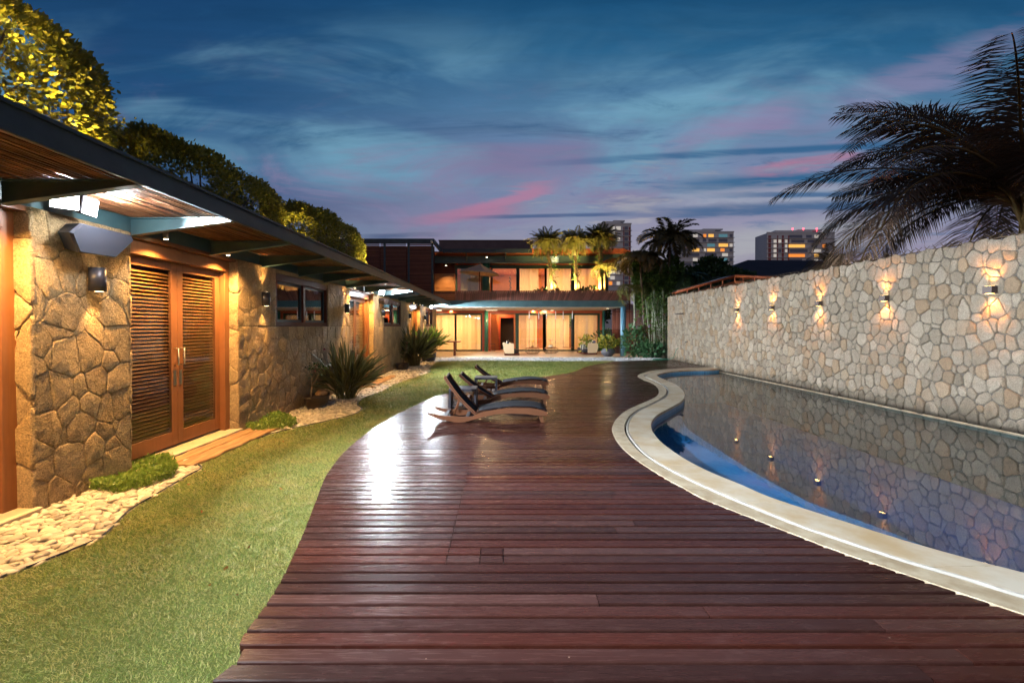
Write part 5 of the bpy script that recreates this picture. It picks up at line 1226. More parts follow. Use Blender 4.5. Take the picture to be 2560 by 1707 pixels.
# balcony parasol
q = P(1199, 728, 27.6); t = empty('balcony_parasol', (q.x, 27.6, 3.06), 0, 'beige square parasol open on the upper balcony', 'parasol')
b_ = MB(); b_.tube([(0, 0, 0), (0, 0, 2.35)], .025, 8); b_.build('pole', M['frame_dark'], t)
cz_ = P(0, 660, 27.6).z-3.06; ez_ = P(0, 684, 27.6).z-3.06
V = [(0.05, 0, cz_)]; N8 = 8
for k_ in range(N8):
    a = 2*math.pi*k_/N8+.3; V.append((1.28*math.cos(a), 1.2*math.sin(a), ez_-.10*math.cos(a)))
b_ = MB(); b_.add(V, [(0, 1+k_, 1+(k_+1) % N8) for k_ in range(N8)]); o = b_.build('canopy', M['canopy'], t, fix=False); md = o.modifiers.new('s', 'SOLIDIFY'); md.thickness = .02
b_ = MB()
for k_ in range(N8): b_.tube([(0, 0, cz_-.35), tuple(Vector(V[0])*.45+Vector(V[1+k_])*.55)], .009, 4)
b_.build('rib', M['frame_dark'], t)
# hanging cluster lamp in the upper bay
b_ = MB(); X_ = XZ(1276, 31.5)
for i in range(9): b_.lathe([(.01, 0), (.05, .03), (.06, .1), (.02, .14)], 0, 0, 8) if False else b_.tube([(X_+random.uniform(-.07, .07), 31.5+random.uniform(-.05, .05), 5.0-.11*i), (X_+random.uniform(-.1, .1), 31.5, 4.88-.11*i)], .035, 6)
b_.tube([(X_, 31.5, 5.45), (X_, 31.5, 4.0)], .008, 4); tag(b_.build('pendant_lamp', M['lamp_black']), 'dark hanging cluster pendant seen through the open upper window', 'lamp')

# ---------------------------------------------------------------- things on the terrace
def cushion(loc, w_, h_, mat, rz=0, name='cushion', par=None, t_=.12, tilt=.25):
    n_ = 7; V = []; 
    for i in range(n_):
        for j in range(n_):
            a, b1 = i/(n_-1)*2-1, j/(n_-1)*2-1; e = (1-a*a)**.5*(1-b1*b1)**.5
            V.append((a*w_/2*(1-.06*b1*b1), t_/2*e, b1*h_/2*(1-.06*a*a)))
    V += [(x_, -y_, z_) for x_, y_, z_ in V]; k0 = n_*n_
    Fc = [(i*n_+j, i*n_+j+1, (i+1)*n_+j+1, (i+1)*n_+j) for i in range(n_-1) for j in range(n_-1)]; Fc += [(k0+a, k0+d, k0+c_, k0+b1) for a, b1, c_, d in Fc]
    Mx_ = Matrix.Translation(loc) @ Matrix.Rotation(rz, 4, 'Z') @ Matrix.Rotation(tilt, 4, 'X')
    return mesh_np(name, [tuple(Mx_ @ Vector(v_)) for v_ in V], Fc, mat, par, True)
M['wicker'] = simple('beige_woven_side', s2l((206, 178, 140)), .7, bump=.3, bscale=160)
M['cush_dark'] = simple('dark_cushion', s2l((44, 40, 44)), .85); M['cush_blue'] = simple('navy_cushion', s2l((36, 48, 72)), .85)
mm, nt, b, out = newmat('striped_cushion'); wv = nt.node('ShaderNodeTexWave', wave_type='BANDS', bands_direction='X'); wv.inputs['Scale'].default_value = 3.2
nt.l.new(objc(nt), wv.inputs['Vector']); nt.l.new(nt.mix(nt.rng(wv.outputs[1], .4, .6), s2l((36, 34, 40)), s2l((220, 212, 196))), b.inputs['Base Color']); b.inputs['Roughness'].default_value = .85; M['cush_stripe'] = mm
def sofa(loc, flip, label, L_=1.7):
    """seen end on: woven end panel facing the camera, seat running away"""
    t = empty('outdoor_sofa', loc, 0, label, 'sofa', 'woven sided outdoor sofas on the terrace'); f_ = flip
    w0, w1 = .50, .74
    poly = [(-.02*f_, .12), (-.02*f_+f_*w0, .12), (f_*(w0+.06), .68) , (f_*(w0-w1-.0), .68)]
    poly = [(f_*.14, .12), (f_*.66, .12), (f_*.66, .70), (0, .70)]
    for y_ in (0, L_-.08):
        b_ = MB(); b_.prism(poly, 'y', y_, y_+.08); b_.build('end_panel', M['wicker'], t)
    b_ = MB(); b_.box(min(f_*.10, f_*.98), max(f_*.10, f_*.98), .03, L_-.03, .02, .12, .01); b_.build('base', M['frame_dark'], t)
    b_ = MB(); b_.box(min(f_*.22, f_*.95), max(f_*.22, f_*.95), .09, L_-.09, .125, .34, .05); b_.build('seat_cushion', M['cush_dark'], t)
    b_ = MB(); b_.box(min(f_*.05, f_*.13), max(f_*.05, f_*.13), .09, L_-.09, .3, .72, .02); b_.build('backrest', M['wicker'], t)
    for k_, (yy, mt) in enumerate([(.30, 'cush_blue'), (.62, 'cush_stripe'), (.95, 'cush_dark'), (1.3, 'cush_stripe')]):
        cushion((f_*.27, yy, .62+.02*k_), .46, .44, M[mt], R(78 if f_ > 0 else 102), par=t)
    return t
q = G(1266, 889, FZ); sofa((q.x-.22, q.y, FZ), 1, 'beige sided outdoor sofa in front of the hall door')
q = G(1480, 887, FZ); s_ = sofa((q.x+.42, q.y, FZ), -1, 'dark cushioned outdoor sofa beside the grey plant pot', 2.3)
b_ = MB(); b_.box(-.50, -.46, 0, .4, 0, .3); tmp = b_
cushion((q.x-.42, q.y+.35, FZ+.45), .42, .34, M['cush_stripe'], R(8), par=None, name='throw_cushion', tilt=-.5); tag(bpy.data.objects['throw_cushion'], 'black and white patterned throw hanging on the dark outdoor sofa', 'throw')
def wire_table(px, label):
    q = G(px, 884, FZ); t = empty('coffee_table', (q.x, q.y+.4, FZ), 0, label, 'coffee table', 'low wire frame coffee tables')
    b_ = MB(); b_.lathe([(.02, .335), (.40, .335), (.40, .355), (.02, .355)], 0, 0, 26); b_.build('tabletop', M['door_wood'], t)
    b_ = MB()
    for rr, z_ in ((.46, .30), (.50, .20), (.46, .09), (.36, .015)):
        b_.tube([(rr*math.cos(a), rr*math.sin(a), z_) for a in np.linspace(0, 2*math.pi, 25)], .008, 4, False)
    for k_ in range(12):
        a = k_*math.pi/6; b_.tube([(.36*math.cos(a), .36*math.sin(a), .335), (.46*math.cos(a), .46*math.sin(a), .30), (.50*math.cos(a), .50*math.sin(a), .2), (.46*math.cos(a), .46*math.sin(a), .09), (.3*math.cos(a), .3*math.sin(a), .012)], .006, 4)
    b_.build('wire_frame', M['lamp_black'], t); return t, Vector((q.x, q.y+.4, FZ+.355))
_, ta = wire_table(1332, 'low wire coffee table carrying the yellow flowered pot'); _, tb = wire_table(1379, 'low wire coffee table carrying the white bowl of orchids')
def potted(loc, r_, h_, potmat, leafm, fl, label, n_=26, fh=.3, lw_=.04, ll=.18):
    t = empty('potted_orchid', loc, 0, label, 'potted plant'); b_ = MB(); b_.lathe([(r_*.6, 0), (r_, h_*.5), (r_*.9, h_), (r_*.8, h_), (.01, h_*.85)], 0, 0, 18); b_.build('pot', potmat, t)
    V, Fc = [], []
    for i in range(n_):
        a = random.uniform(0, 6.28); L_ = ll*random.uniform(.7, 1.2); d = Vector((math.cos(a), math.sin(a), 0)); s_ = Vector((-d.y, d.x, 0)); k0 = len(V)
        for q_ in np.linspace(0, 1, 5): p = d*L_*q_+Vector((0, 0, h_+L_*(.9*q_-.8*q_*q_))); wd = lw_/2*math.sin(math.pi*min(.98, .12+q_*.86)); V += [tuple(p-s_*wd), tuple(p+s_*wd)]
        Fc += [(k0+2*j, k0+2*j+1, k0+2*j+3, k0+2*j+2) for j in range(4)]
    mesh_np('leaf', V, Fc, leafm, t)
    b_ = MB(); pts = []
    for k_ in range(3):
        a = random.uniform(0, 6.28); e = Vector((math.cos(a)*.16, math.sin(a)*.16, h_+fh)); b_.tube([(0, 0, h_), (e.x*.3, e.y*.3, h_+fh*.8), e], .004, 4); pts += [Vector((e.x*u_, e.y*u_, h_+fh*(.8+.2*u_)+rng.normal(0, .02))) for u_ in np.linspace(.2, 1.1, 14)]
    b_.build('stem', M['leaf_dark'], t); leaf_cloud('flower', np.array(pts), .05, fl, t); return t
M['yellow'] = simple('yellow_petal', s2l((240, 200, 40)), .6); M['bowl_white'] = simple('glazed_pale_bowl', s2l((214, 196, 170)), .35)
potted(ta, .08, .10, M['frame_dark'], M['leaf_mid'], M['yellow'], 'small dark pot of yellow flowers on the left wire table', 14, .34, .03, .12)
potted(tb, .15, .15, M['bowl_white'], M['leaf_dark'], M['flower_pink'], 'round pale bowl of pink orchids on the right wire table', 18, .34)
# hanging swings on rods
for (a, c_), lb in zip([(1323, 1347), (1366, 1389), (1408, 1431)], ['hanging rod swing above the left wire table', 'hanging rod swing above the right wire table', 'hanging rod swing beside the dark outdoor sofa']):
    Zs = 28.5; xa_, xb2 = XZ(a, Zs), XZ(c_, Zs); t = empty('hanging_swing', ((xa_+xb2)/2, Zs, cz), 0, lb, 'swing', 'swings hanging on rods from the terrace ceiling'); hw = (xb2-xa_)/2
    zb = P(0, 869, Zs).z-cz
    for s_ in (-1, 1):
        b_ = MB(); b_.tube([(s_*hw, 0, 0), (s_*hw, 0, -.14)], .008, 5); b_.tube([(s_*hw, 0, -.14), (s_*hw, 0, -.62)], .028, 8); b_.build('rod', M['steel_pale'], t)
        b_ = MB(); b_.tube([(s_*hw, 0, -.62), (s_*hw, 0, zb+.02)], .011, 5); b_.tube([(s_*hw, 0, zb+.45), (s_*hw, 0, zb+.3)], .016, 6); b_.build('rope', M['table_dark'], t)
    b_ = MB(); b_.box(-hw-.03, hw+.03, -.12, .12, zb, zb+.035, .008); b_.build('seat', M['door_wood'], t)
# big grey pot with variegated plant
q = G(1524, 892, FZ); t = empty('plant_pot', (q.x, q.y+.4, FZ), 0, 'large round grey ribbed pot on the terrace beside the blue column', 'plant pot')
b_ = MB(); prof = [(.20, 0)]+[(.20+.19*math.sin(min(1, z_/.26)*math.pi/2)-(.07*max(0, (z_-.30)/.15)), z_) for z_ in np.linspace(.02, .45, 14)]+[(.29, .45), (.02, .40)]; b_.lathe(prof, 0, 0, 28); b_.build('pot', simple('grey_ribbed_pot', s2l((84, 84, 94)), .6, bump=.3, bscale=8, stretch=(.1, .1, 12)), t)
def broad(name, loc, n_, hgt, spread, mat, label, cat, ll=.3, par=None, up=.2):
    t = empty(name, loc, 0, label, cat); c_ = rng.normal(size=(n_, 3)); c_ /= np.linalg.norm(c_, axis=1, keepdims=True); r_ = rng.uniform(.25, 1, n_)**.6
    C_ = c_*r_[:, None]*np.array([spread, spread*.8, hgt/2])+np.array([0, 0, hgt/2]); leaf_cloud('foliage', C_, ll, mat, t, c_+np.array([0, 0, .3]), (oval, of_), up)
    b_ = MB()
    for k_ in range(14): v_ = C_[k_]; b_.tube([(0, 0, 0), (v_[0]*.3, v_[1]*.3, v_[2]*.6), tuple(v_)], .008, 4)
    b_.build('stem', M['leaf_dark'], t); return t
broad('variegated_plant', (q.x, q.y+.4, FZ+.42), 240, .68, .56, M['pot_leaf'], 'bushy yellow and green leaved plant in the large grey pot', 'plant', .22)
broad('terrace_plant', (q.x-.85, q.y+2.4, FZ), 120, 1.2, .45, M['pot_leaf'], 'taller yellow green plant behind the dark outdoor sofa', 'plant', .24)
# wooden table at the left end
q = P(1122, 852, 26.3); t = empty('plank_table', (q.x-.3, 26.6, FZ), 0, 'rough edged wooden table at the left end of the terrace', 'table')
b_ = MB(); b_.box(-1.3, .95, -.35, .45, .78, .84, .02); b_.build('tabletop', M['frame_dark'], t)
for x_ in (-1.0, .55):
    b_ = MB(); b_.box(x_, x_+.1, -.2, .3, 0, .78, .01); b_.build('leg', M['frame_dark'], t)
q = G(1232, 877, FZ); b_ = MB()
for s0 in (-.16, .16):
    for s1 in (-.12, .12): b_.tube([(s0, s1, 0), (s0, s1, .5)], .01, 5)
for z_ in (.02, .25, .5): b_.tube([(-.16, -.12, z_), (.16, -.12, z_), (.16, .12, z_), (-.16, .12, z_), (-.16, -.12, z_)], .01, 5)
o = b_.build('metal_lantern', M['lamp_black']); o.location = (q.x, q.y-.3, FZ); tag(o, 'open black metal frame lantern by the hall door', 'lantern')
# timber fence right of the house
t = empty('cane_fence', (9, 29, 0), 0, 'tall reddish cane fence behind the garden bed right of the terrace', 'fence')
b_ = MB(); x = 6.9
while x < 13: b_.tube([(x-9, random.uniform(-.02, .02), -.1), (x-9, random.uniform(-.02, .02), 3.0+random.uniform(-.05, .05))], .03, 6); x += .068
b_.build('canes', M['dark_slat'], t); b_ = MB(); b_.box(-2.1, 4, .04, .08, .5, .56); b_.box(-2.1, 4, .04, .08, 2.5, 2.56); b_.build('rail', M['frame_dark'], t)
# ---------------------------------------------------------------- palms
def frond_mesh(V, Fc, base, az, elev, L_, droop, nl, ll, wd=.02, twist=0.0, hang=.5, dens=1.0, rr=random):
    """adds one pinnate frond: curved rachis and two rows of leaflets; returns rachis points"""
    d = Vector((math.cos(az), math.sin(az), 0)); pts = []; p = Vector(base); e = elev; n_ = 14; st = L_/(n_-1)
    for i in range(n_): pts.append(p.copy()); p = p+(d*math.cos(e)+Vector((0, 0, 1))*math.sin(e))*st; e -= droop/(n_-1)*(1+1.2*i/n_)
    side0 = Vector((-d.y, d.x, 0))
    for i in range(nl):
        q = .12+.88*(i/(nl-1)); f_ = q*(n_-1); k_ = min(int(f_), n_-2); fr = f_-k_; c_ = pts[k_].lerp(pts[k_+1], fr); tan = (pts[k_+1]-pts[k_]).normalized(); up_ = side0.cross(tan)
        if up_.z < 0: up_ = -up_
        l2 = ll*(math.sin(math.pi*(.15+.80*q))**.7)*rr.uniform(.85, 1.1)
        for s_ in (-1, 1):
            dr = (side0*s_*1.0+tan*.75+up_*rr.uniform(.05, .35)).normalized(); mid = c_+dr*l2*.5-Vector((0, 0, hang*l2*.12)); tip = c_+dr*l2-Vector((0, 0, hang*l2*rr.uniform(.35, .6)))
            w_ = tan*wd*.5; k0 = len(V); V += [tuple(c_-w_*.6), tuple(mid-w_), tuple(tip), tuple(mid+w_)]; Fc.append((k0, k0+1, k0+2, k0+3))
    return pts
def palm(name, loc, hgt, label, group=None, nfr=22, L_=1.3, ll=.34, nl=34, wd=.02, leaf='palm', lean=(0, 0), tr=(.09, .07), droop=(1.2, 2.2), elev=(-.1, 1.4), cat='palm tree', hang=.5, trunk='palm_trunk', separate=False, azr=(0, 6.283), skirt=0, rachis=.012):
    t = empty(name, loc, 0, label, cat, group); top = Vector((lean[0], lean[1], hgt))
    b_ = MB(); n_ = 14; pts = []; rad = []
    for i in range(n_): q = i/(n_-1); pts.append(Vector((lean[0]*q**1.5, lean[1]*q**1.5, hgt*q))); rad.append((tr[0]*(1-q)+tr[1]*q)*(1+.06*(i % 2)))
    b_.tube(pts, rad, 10); b_.build('trunk', M[trunk], t)
    V, Fc = [], []; rb = MB()
    for i in range(nfr):
        q = i/nfr; az = azr[0]+(azr[1]-azr[0])*((i*.618) % 1)+random.uniform(-.2, .2); el = elev[0]+(elev[1]-elev[0])*(1-q)**.8+random.uniform(-.12, .12); dp = random.uniform(*droop)
        l_ = L_*random.uniform(.82, 1.1)
        if separate:
            V, Fc = [], []; rp = frond_mesh(V, Fc, top+Vector((0, 0, .02*i)), az, el, l_, dp, nl, ll, wd, hang=hang); o = mesh_np('frond', V, Fc, M[leaf], t)
            rb1 = MB(); rb1.tube(rp, [rachis*2.2*(1-k_/15)+.004 for k_ in range(len(rp))], 5); rb1.build('midrib', M['rachis'], o)
        else:
            rp = frond_mesh(V, Fc, top+Vector((0, 0, .01*i)), az, el, l_, dp, nl, ll, wd, hang=hang); rb.tube(rp, [rachis*(1-k_/16) for k_ in range(len(rp))], 4, False)
    if not separate: mesh_np('crown', V, Fc, M[leaf], t); rb.build('midribs', M['rachis'], t)
    if skirt:
        c_ = np.c_[rng.normal(0, .13, skirt), rng.normal(0, .13, skirt), rng.uniform(.3, .95, skirt)*hgt]; tag(leaf_cloud('climber', c_, .12, M['leaf_mid'], t, tmpl=(oval, of_)), kind='stuff')
    return t
M['rachis'] = simple('frond_midrib', s2l((140, 112, 66)), .6)
ZP = 26.45
for px, ht, sk, lb in [(1381, 2.45, 90, 'leftmost of the three lit pygmy date palms on the balcony'), (1440, 2.5, 90, 'middle lit pygmy date palm on the balcony'), (1499, 2.75, 150, 'rightmost and brightest lit pygmy date palm on the balcony')]:
    palm('date_palm', (XZ(px, ZP), ZP, 3.5), ht, lb, 'pygmy date palms growing on the balcony', nfr=84, L_=1.34, ll=.30, nl=40, wd=.036, lean=((-.28 if px < 1400 else (-.05 if px < 1460 else .02)), 0), tr=(.10, .085), droop=(.3, 1.2), elev=(-.85, 1.5), skirt=sk*2)
palm('date_palm', (XZ(1512, ZP-.2), ZP-.2, 3.5), 1.15, 'small lit palm at the right of the balcony palms', 'pygmy date palms growing on the balcony', nfr=34, L_=1.0, ll=.27, nl=28, wd=.028, tr=(.07, .06), droop=(.6, 1.5), elev=(-.1, 1.4))
for px, h_, ln, lb in [(1397, .75, -.3, 'short bare leaning palm trunk beside the leftmost date palm'), (1449, .75, -.05, 'short bare palm trunk beside the middle date palm')]:
    b_ = MB(); b_.tube([(0, 0, 0), (ln*.5, 0, h_*.5), (ln, 0, h_)], [.11, .10, .08], 10); o = b_.build('palm_stump', M['palm_trunk']); o.location = (XZ(px, ZP), ZP, 3.5); tag(o, lb, 'palm trunk')
for k_, (px, lb) in enumerate([(1376, 'uplight under the leftmost balcony palm'), (1437, 'uplight under the middle balcony palm'), (1499, 'uplight under the rightmost balcony palm'), (1409, 'uplight between the left and middle balcony palms')]):
    L_ = empty('garden_uplight', (XZ(px, 26.1), 26.12, 3.5), 0, lb, 'uplight', 'uplights among the balcony palms')
    b_ = MB(); b_.lathe([(.04, 0), (.045, .02), (.045, .08), (.035, .09)], 0, 0, 10); b_.build('housing', M['lamp_black'], L_)
    b_ = MB(); b_.lathe([(.03, .091), (.03, .093)], 0, 0, 10); b_.build('lens', emit('uplight_lens_b', (1, .85, .4), 12), L_)
    lamp('lamp_light', 'SPOT', (0, 0, .11), (520, 460, 800, 220)[k_], (1, .70, .24), L_, target=(0, .14, 1.1), spot_size=R(130), spot_blend=.7, shadow_soft_size=.03)
for px, w_, h_, lb in [(1352, .35, .28, 'low dark fern by the leftmost date palm'), (1478, .3, .42, 'small dark cycad between the middle and right date palms'), (1462, .16, .3, 'round dark shrub beside the short bare trunk')]:
    broad('balcony_plant', (XZ(px, 26.2), 26.25, 3.5), 60, h_, w_, M['leaf_dark'], lb, 'plant', .16)

# palms and bamboo in the bed between the house and the boundary wall
palm('foxtail_palm', (8.9, 25.3, -.1), 6.0, 'tall dark palm with a full crown behind the bamboo', nfr=34, L_=2.1, ll=.6, nl=44, wd=.085, leaf='palm_dark', lean=(.25, 0), tr=(.10, .07), droop=(.9, 1.8), elev=(.1, 1.5), trunk='bark')
palm('foxtail_palm', (7.7, 24.9, -.1), 5.0, 'dark palm leaning left of the tallest crown', nfr=24, L_=1.8, ll=.52, nl=38, wd=.08, leaf='palm_dark', lean=(-.3, 0), tr=(.07, .05), droop=(1.3, 2.3), elev=(.2, 1.3), trunk='bark')
palm('areca_palm', (9.9, 26.2, -.1), 4.1, 'lower dark palm with hanging fronds right of the tallest crown', nfr=26, L_=2.2, ll=.6, nl=42, wd=.08, leaf='leaf_dark', lean=(.3, 0), tr=(.08, .05), droop=(1.8, 2.8), elev=(.2, 1.2), trunk='bark')
palm('areca_palm', (7.3, 25.6, -.1), 3.6, 'warm lit feathery palm beside the end of the balcony parapet', nfr=18, L_=1.5, ll=.42, nl=34, wd=.035, leaf='palm', tr=(.05, .04), droop=(1.6, 2.6), elev=(.1, 1.3), trunk='bamboo')
palm('areca_palm', (8.5, 24.6, -.1), 2.9, 'mid height green palm above the pale canes', nfr=18, L_=1.6, ll=.42, nl=34, wd=.035, leaf='leaf_dark', tr=(.05, .04), droop=(1.6, 2.6), elev=(.1, 1.3), trunk='bamboo')
palm('areca_palm', (11.4, 27.0, -.1), 3.9, 'dark palm in front of the round dark tree', nfr=14, L_=2.3, ll=.6, nl=38, wd=.05, leaf='leaf_dark', lean=(.2, 0), tr=(.08, .05), droop=(1.8, 2.8), elev=(.2, 1.2), trunk='bark')
t = empty('bamboo_clump', (8.3, 24.2, -.1), 0, 'clump of pale slender bamboo canes at the far end of the boundary wall', 'bamboo')
for i in range(30):
    x0, y0 = random.uniform(-.75, .65), random.uniform(-.3, .5); ln = random.uniform(-.3, .25); h_ = random.uniform(2.2, 3.6)
    if i == 0: x0, y0, ln, h_ = .05, -.35, -.62, 3.0
    b_ = MB(); b_.tube([(x0, y0, 0), (x0+ln*.5, y0, h_*.5), (x0+ln*1.05, y0, h_)], [.024, .02, .013], 6); b_.build('cane', M['bamboo'], t)
c_ = np.c_[rng.normal(0, .55, 1500), rng.normal(.1, .4, 1500), rng.uniform(.9, 3.4, 1500)]; leaf_cloud('foliage', c_, .15, M['leaf_mid'], t)
broad('broadleaf_shrub', (6.95, 24.6, -.12), 420, 1.9, .62, M['philo'], 'leafy green shrub with purple flowers right of the blue column', 'shrub', .20)
c_ = np.array([P(px+rng.normal(0, 1.5), py+rng.normal(0, 1.5), 24.0) for px, py in ((1605, 791), (1621, 813), (1592, 818), (1625, 815)) for _ in range(8)]); o = leaf_cloud('flower_cluster', c_, .05, M['flower_purple']); tag(o, 'small purple flower heads on the shrub beside the blue column', 'flowers')
broad('broadleaf_shrub', (7.9, 24.2, -.12), 300, 1.0, .75, M['philo'], 'low broad leaved shrub at the foot of the bamboo canes', 'shrub', .24)
broad('broadleaf_shrub', (6.2, 28.6, -.12), 200, 1.6, .7, M['leaf_dark'], 'dark shrub behind the grey pot between the two columns', 'shrub', .2)
def blob_tree(loc, rx, ry, rz, n_, leaf, label, mat='leaf_dark', seed=1, name='broadleaf_tree', trunk_h=None):
    t = empty(name, (loc[0], loc[1], 0), 0, label, 'tree'); b_ = MB(); z0 = loc[2]
    b_.tube([(0, 0, -.1), (.1, .1, z0*.5), (0, 0, z0)], [.25, .18, .12], 8)
    r_ = np.random.default_rng(seed); K = 16; cc = r_.normal(size=(K, 3)); cc /= np.linalg.norm(cc, axis=1, keepdims=True); cc *= r_.uniform(.3, .75, (K, 1)); cs = r_.uniform(.28, .5, K)
    for k_ in range(8): b_.tube([(0, 0, z0*.8), (cc[k_, 0]*rx*.5, cc[k_, 1]*ry*.5, z0+cc[k_, 2]*rz*.4), (cc[k_, 0]*rx, cc[k_, 1]*ry, z0+cc[k_, 2]*rz)], [.1, .05, .02], 5)
    b_.build('trunk', M['bark'], t)
    k_ = r_.integers(0, K, n_); d = r_.normal(size=(n_, 3)); d /= np.linalg.norm(d, axis=1, keepdims=True); C_ = (cc[k_]+d*(cs[k_]*r_.uniform(.6, 1.05, n_))[:, None])*np.array([rx, ry, rz])+np.array([0, 0, z0])
    leaf_cloud('crown', C_, leaf, M[mat], t, d); return t
blob_tree((17.5, 38, 5.2), 3.4, 3, 2.3, 9000, .32, 'rounded dark tree in front of the middle apartment tower', seed=3)
blob_tree((12.5, 33, 4.0), 2.6, 2.4, 2.6, 7000, .3, 'dark tree mass behind the garden palms', seed=5)
blob_tree((22.0, 44, 4.4), 3.0, 3, 2.0, 6000, .34, 'low dark tree at the foot of the middle apartment tower', seed=8)
blob_tree((6.4, 34, 3.2), 2.0, 1.6, 2.4, 4200, .28, 'dark foliage behind the right end of the main house', seed=11)
blob_tree((8.55, 25.75, 3.9), 1.7, .8, 2.0, 11000, .26, 'dense dark foliage mass behind the tall garden palms', 'leaf_mid', seed=21)
random.seed(12); palm('coconut_palm', (14.1, 12.5, 0), 4.1, 'huge dark coconut palm rising behind the right end of the pale wall', nfr=62, L_=6.5, ll=1.35, nl=110, wd=.05, leaf='coco', azr=(.3, 6.5), tr=(.2, .16), droop=(.7, 1.5), elev=(-.02, 1.45), separate=True, hang=.75, rachis=.022)
palm('small_palm', (XZ(2082, 30), 30, 0), 5.3, 'small dark palm in front of the right apartment tower', nfr=26, L_=1.9, ll=.6, nl=26, wd=.06, leaf='palm_dark', tr=(.16, .12), droop=(.7, 1.5), elev=(-.1, 1.5))

# neighbour's dark roof and pergola
t = empty('neighbour_house', (24, 38, 0), 0, "neighbour's house with a dark hipped roof behind the pale wall", 'house')
zr = P(0, 638, 36).z; ze = P(0, 700, 36).z; xa_, xc_, xe_ = XZ(1800, 36)-24, XZ(1962, 36)-24, XZ(2300, 36)-24
b_ = MB(); b_.add([(xa_-1.2, -2, ze), (xe_+3, -2, ze), (xe_+3, 9, ze), (xa_-1.2, 9, ze), (xc_, 3.5, zr+.42), (xe_-3, 3.5, zr+.35)], [(0, 1, 5, 4), (1, 2, 5), (2, 3, 4, 5), (3, 0, 4), (3, 2, 1, 0)]); b_.build('roof', simple('dark_tiled_roof', s2l((56, 40, 44)), .8, col2=s2l((44, 32, 38)), nscale=1, bump=.5, bscale=6), t)
b_ = MB(); b_.box(xa_, xe_, -1.2, 8, 0, ze); b_.build('wall', M['roof_brown'], t)
t = empty('glass_pergola', (11.5, 21, 0), 0, 'reddish timber pergola with glass roof panels just behind the pale wall', 'pergola')
def pp_(px, py, Z): q = P(px, py, Z); return (q.x-11.5, q.y-21, q.z)
A0, A1, A2 = pp_(1690, 731, 23), pp_(1838, 690, 22), pp_(1950, 695, 20)
b_ = MB()
for (p, q_) in ((A0, A1), (A1, A2)):
    for dz in (0, -.30): b_.tube([Vector(p)+Vector((0, 0, dz)), Vector(q_)+Vector((0, 0, dz))], .07, 4)
for f_ in np.linspace(0, 1, 6): p = Vector(A0).lerp(Vector(A1), f_); b_.tube([p, p+Vector((.6, 2.5, .12))], .05, 4); b_.tube([p, p-Vector((0, 0, .3))], .04, 4)
for f_ in np.linspace(.2, 1, 4): p = Vector(A1).lerp(Vector(A2), f_); b_.tube([p, p+Vector((.6, 2.5, .12))], .05, 4); b_.tube([p, p-Vector((0, 0, .3))], .04, 4)
b_.build('timber_frame', M['orange_wood'], t)
b_ = MB()
for p in (A0, A1, A2): b_.box(p[0]-.08, p[0]+.08, p[1]+.0, p[1]+.16, 0, p[2]-.3)
b_.build('post', M['orange_wood'], t)
b_ = MB(); b_.add([tuple(Vector(A0)+Vector((0, 0, .06))), tuple(Vector(A1)+Vector((0, 0, .06))), tuple(Vector(A1)+Vector((.6, 2.5, .2))), tuple(Vector(A0)+Vector((.6, 2.5, .2)))], [(0, 1, 2, 3)]); b_.add([tuple(Vector(A1)+Vector((0, 0, .06))), tuple(Vector(A2)+Vector((0, 0, .06))), tuple(Vector(A2)+Vector((.6, 2.5, .2))), tuple(Vector(A1)+Vector((.6, 2.5, .2)))], [(0, 1, 2, 3)])
b_.build('glass_roof', simple('frosted_glass_roof', s2l((150, 158, 170)), .3), t)

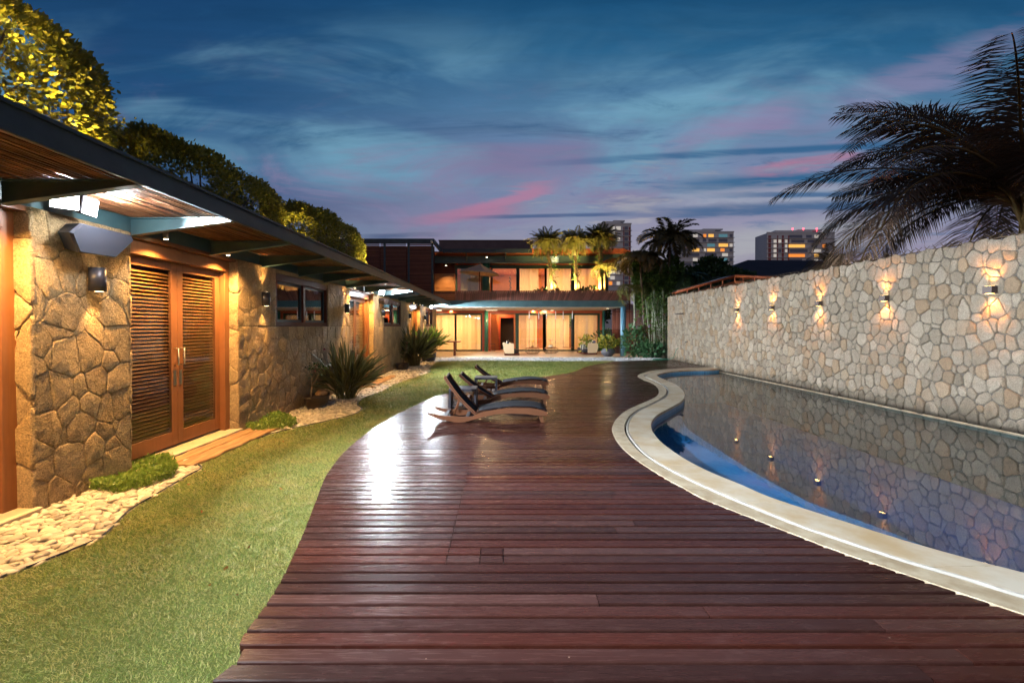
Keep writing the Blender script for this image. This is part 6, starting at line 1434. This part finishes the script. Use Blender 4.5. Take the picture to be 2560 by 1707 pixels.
# ---------------------------------------------------------------- far apartment towers
M['tower'] = simple('tower_render', s2l((232, 224, 216)), .9, col2=s2l((218, 210, 204)), nscale=.05); M['tower_red'] = simple('tower_red_tiles', s2l((170, 96, 92)), .9)
M['win_dark'] = simple('dark_far_window', s2l((104, 106, 124)), .3); lit = [emit('lit_window_amber', s2l((255, 190, 90)), 1.0), emit('lit_window_orange', s2l((255, 150, 60)), .9), emit('lit_window_white', s2l((235, 225, 210)), .5), emit('lit_window_teal', s2l((110, 170, 180)), .35)]
def tower(x0, x1, ytop, Z, label, floors, rows, deep=14, side=None, reds=(), crown=()):
    X0, X1 = XZ(x0, Z), XZ(x1, Z); zt_ = P(0, ytop, Z).z; fh = 3.1
    t = empty('apartment_tower', ((X0+X1)/2, Z, 0), 0, label, 'apartment building'); w_ = X1-X0; hw = w_/2
    b_ = MB(); b_.box(-hw, hw, 0, deep, 0, zt_); b_.build('wall', M['tower'], t)
    b_ = MB()
    for i in range(floors): z = zt_-3.4-i*fh*1.0; b_.box(-hw-.4, hw+.4, -.9, 0, z-.25, z+.0)
    b_.build('balcony_slabs', M['tower'], t)
    for i in range(floors):
        z1 = zt_-1.2-i*fh
        for (a, c_, k_) in rows[i % len(rows)]:
            b_ = MB(); b_.box(-hw+w_*a, -hw+w_*c_, -.12, -.02, z1-1.9, z1); b_.build('window', M['win_dark'] if k_ < 0 else lit[k_], t)
    for (a, c_) in reds:
        b_ = MB(); b_.box(-hw+w_*a, -hw+w_*c_, -.08, -.01, 0, zt_-1.5); b_.build('red_panel', M['tower_red'], t)
    b_ = MB(); b_.box(-hw+w_*.15, hw-w_*.3, 2, deep-2, zt_, zt_+2.2); b_.box(-hw-.2, hw+.2, -.3, .2, zt_, zt_+.7); b_.box(-hw+w_*.5, hw-w_*.15, 3, deep-3, zt_+2.2, zt_+3); b_.build('roof_block', M['tower'], t)
    for f_ in crown:
        b_ = MB(); b_.lathe([(.02, zt_+2.9), (.5, zt_+3.1), (.55, zt_+3.6), (.3, zt_+4.0), (.02, zt_+4.1)], -hw+w_*f_, 3, 10); b_.tube([(-hw+w_*f_, 3, zt_), (-hw+w_*f_, 3, zt_+3)], .12, 5); b_.build('beacon', emit('red_beacon', (1, .08, .12), 5), t)
    return t
D = -1
tower(1496, 1577, 561, 260, 'left pale apartment tower behind the palms', 11, [[(.34, .5, 2), (.54, .68, 2), (.8, .9, D)], [(.15, .3, D), (.36, .5, 2), (.8, .92, D)], [(.1, .28, D), (.32, .42, 1), (.56, .66, 2), (.8, .9, D)], [(.1, .28, 3), (.34, .5, D), (.8, .92, D)]], reds=[(.76, .79), (.93, .98)])
tower(1690, 1833, 581, 300, 'middle broad apartment tower with many lit windows', 13, [[(.29, .37, 2), (.47, .52, 1), (.56, .65, 0), (.74, .89, 3), (.93, .98, D)], [(.1, .26, D), (.29, .4, D), (.46, .52, D), (.56, .7, D), (.74, .89, D)], [(.1, .2, D), (.29, .42, D), (.54, .67, 3), (.74, .90, 0), (.93, .98, 2)],
      [(.05, .2, D), (.28, .40, 0), (.47, .52, 2), (.54, .67, 0), (.77, .84, 1), (.93, .98, D)], [(.1, .4, D), (.5, .7, D), (.8, .9, 2)]])
tower(1916, 2085, 583, 300, 'right apartment tower with red roof beacons and red window panels', 12, [[(.33, .52, D), (.58, .66, D), (.7, .76, 2)], [(.1, .14, 2), (.17, .21, 2), (.27, .3, 2), (.36, .55, D), (.6, .8, D)], [(.1, .14, 2), (.27, .3, 2), (.32, .56, 0), (.66, .74, D), (.82, .87, 1)], [(.1, .14, 2), (.17, .21, D), (.27, .3, 2), (.34, .6, D), (.68, .8, 2)], [(.1, .14, 2), (.32, .56, 1), (.7, .77, 0)]],
      reds=[(.02, .06), (.15, .165), (.22, .25), (.31, .33)], crown=(.42, .58, .78))
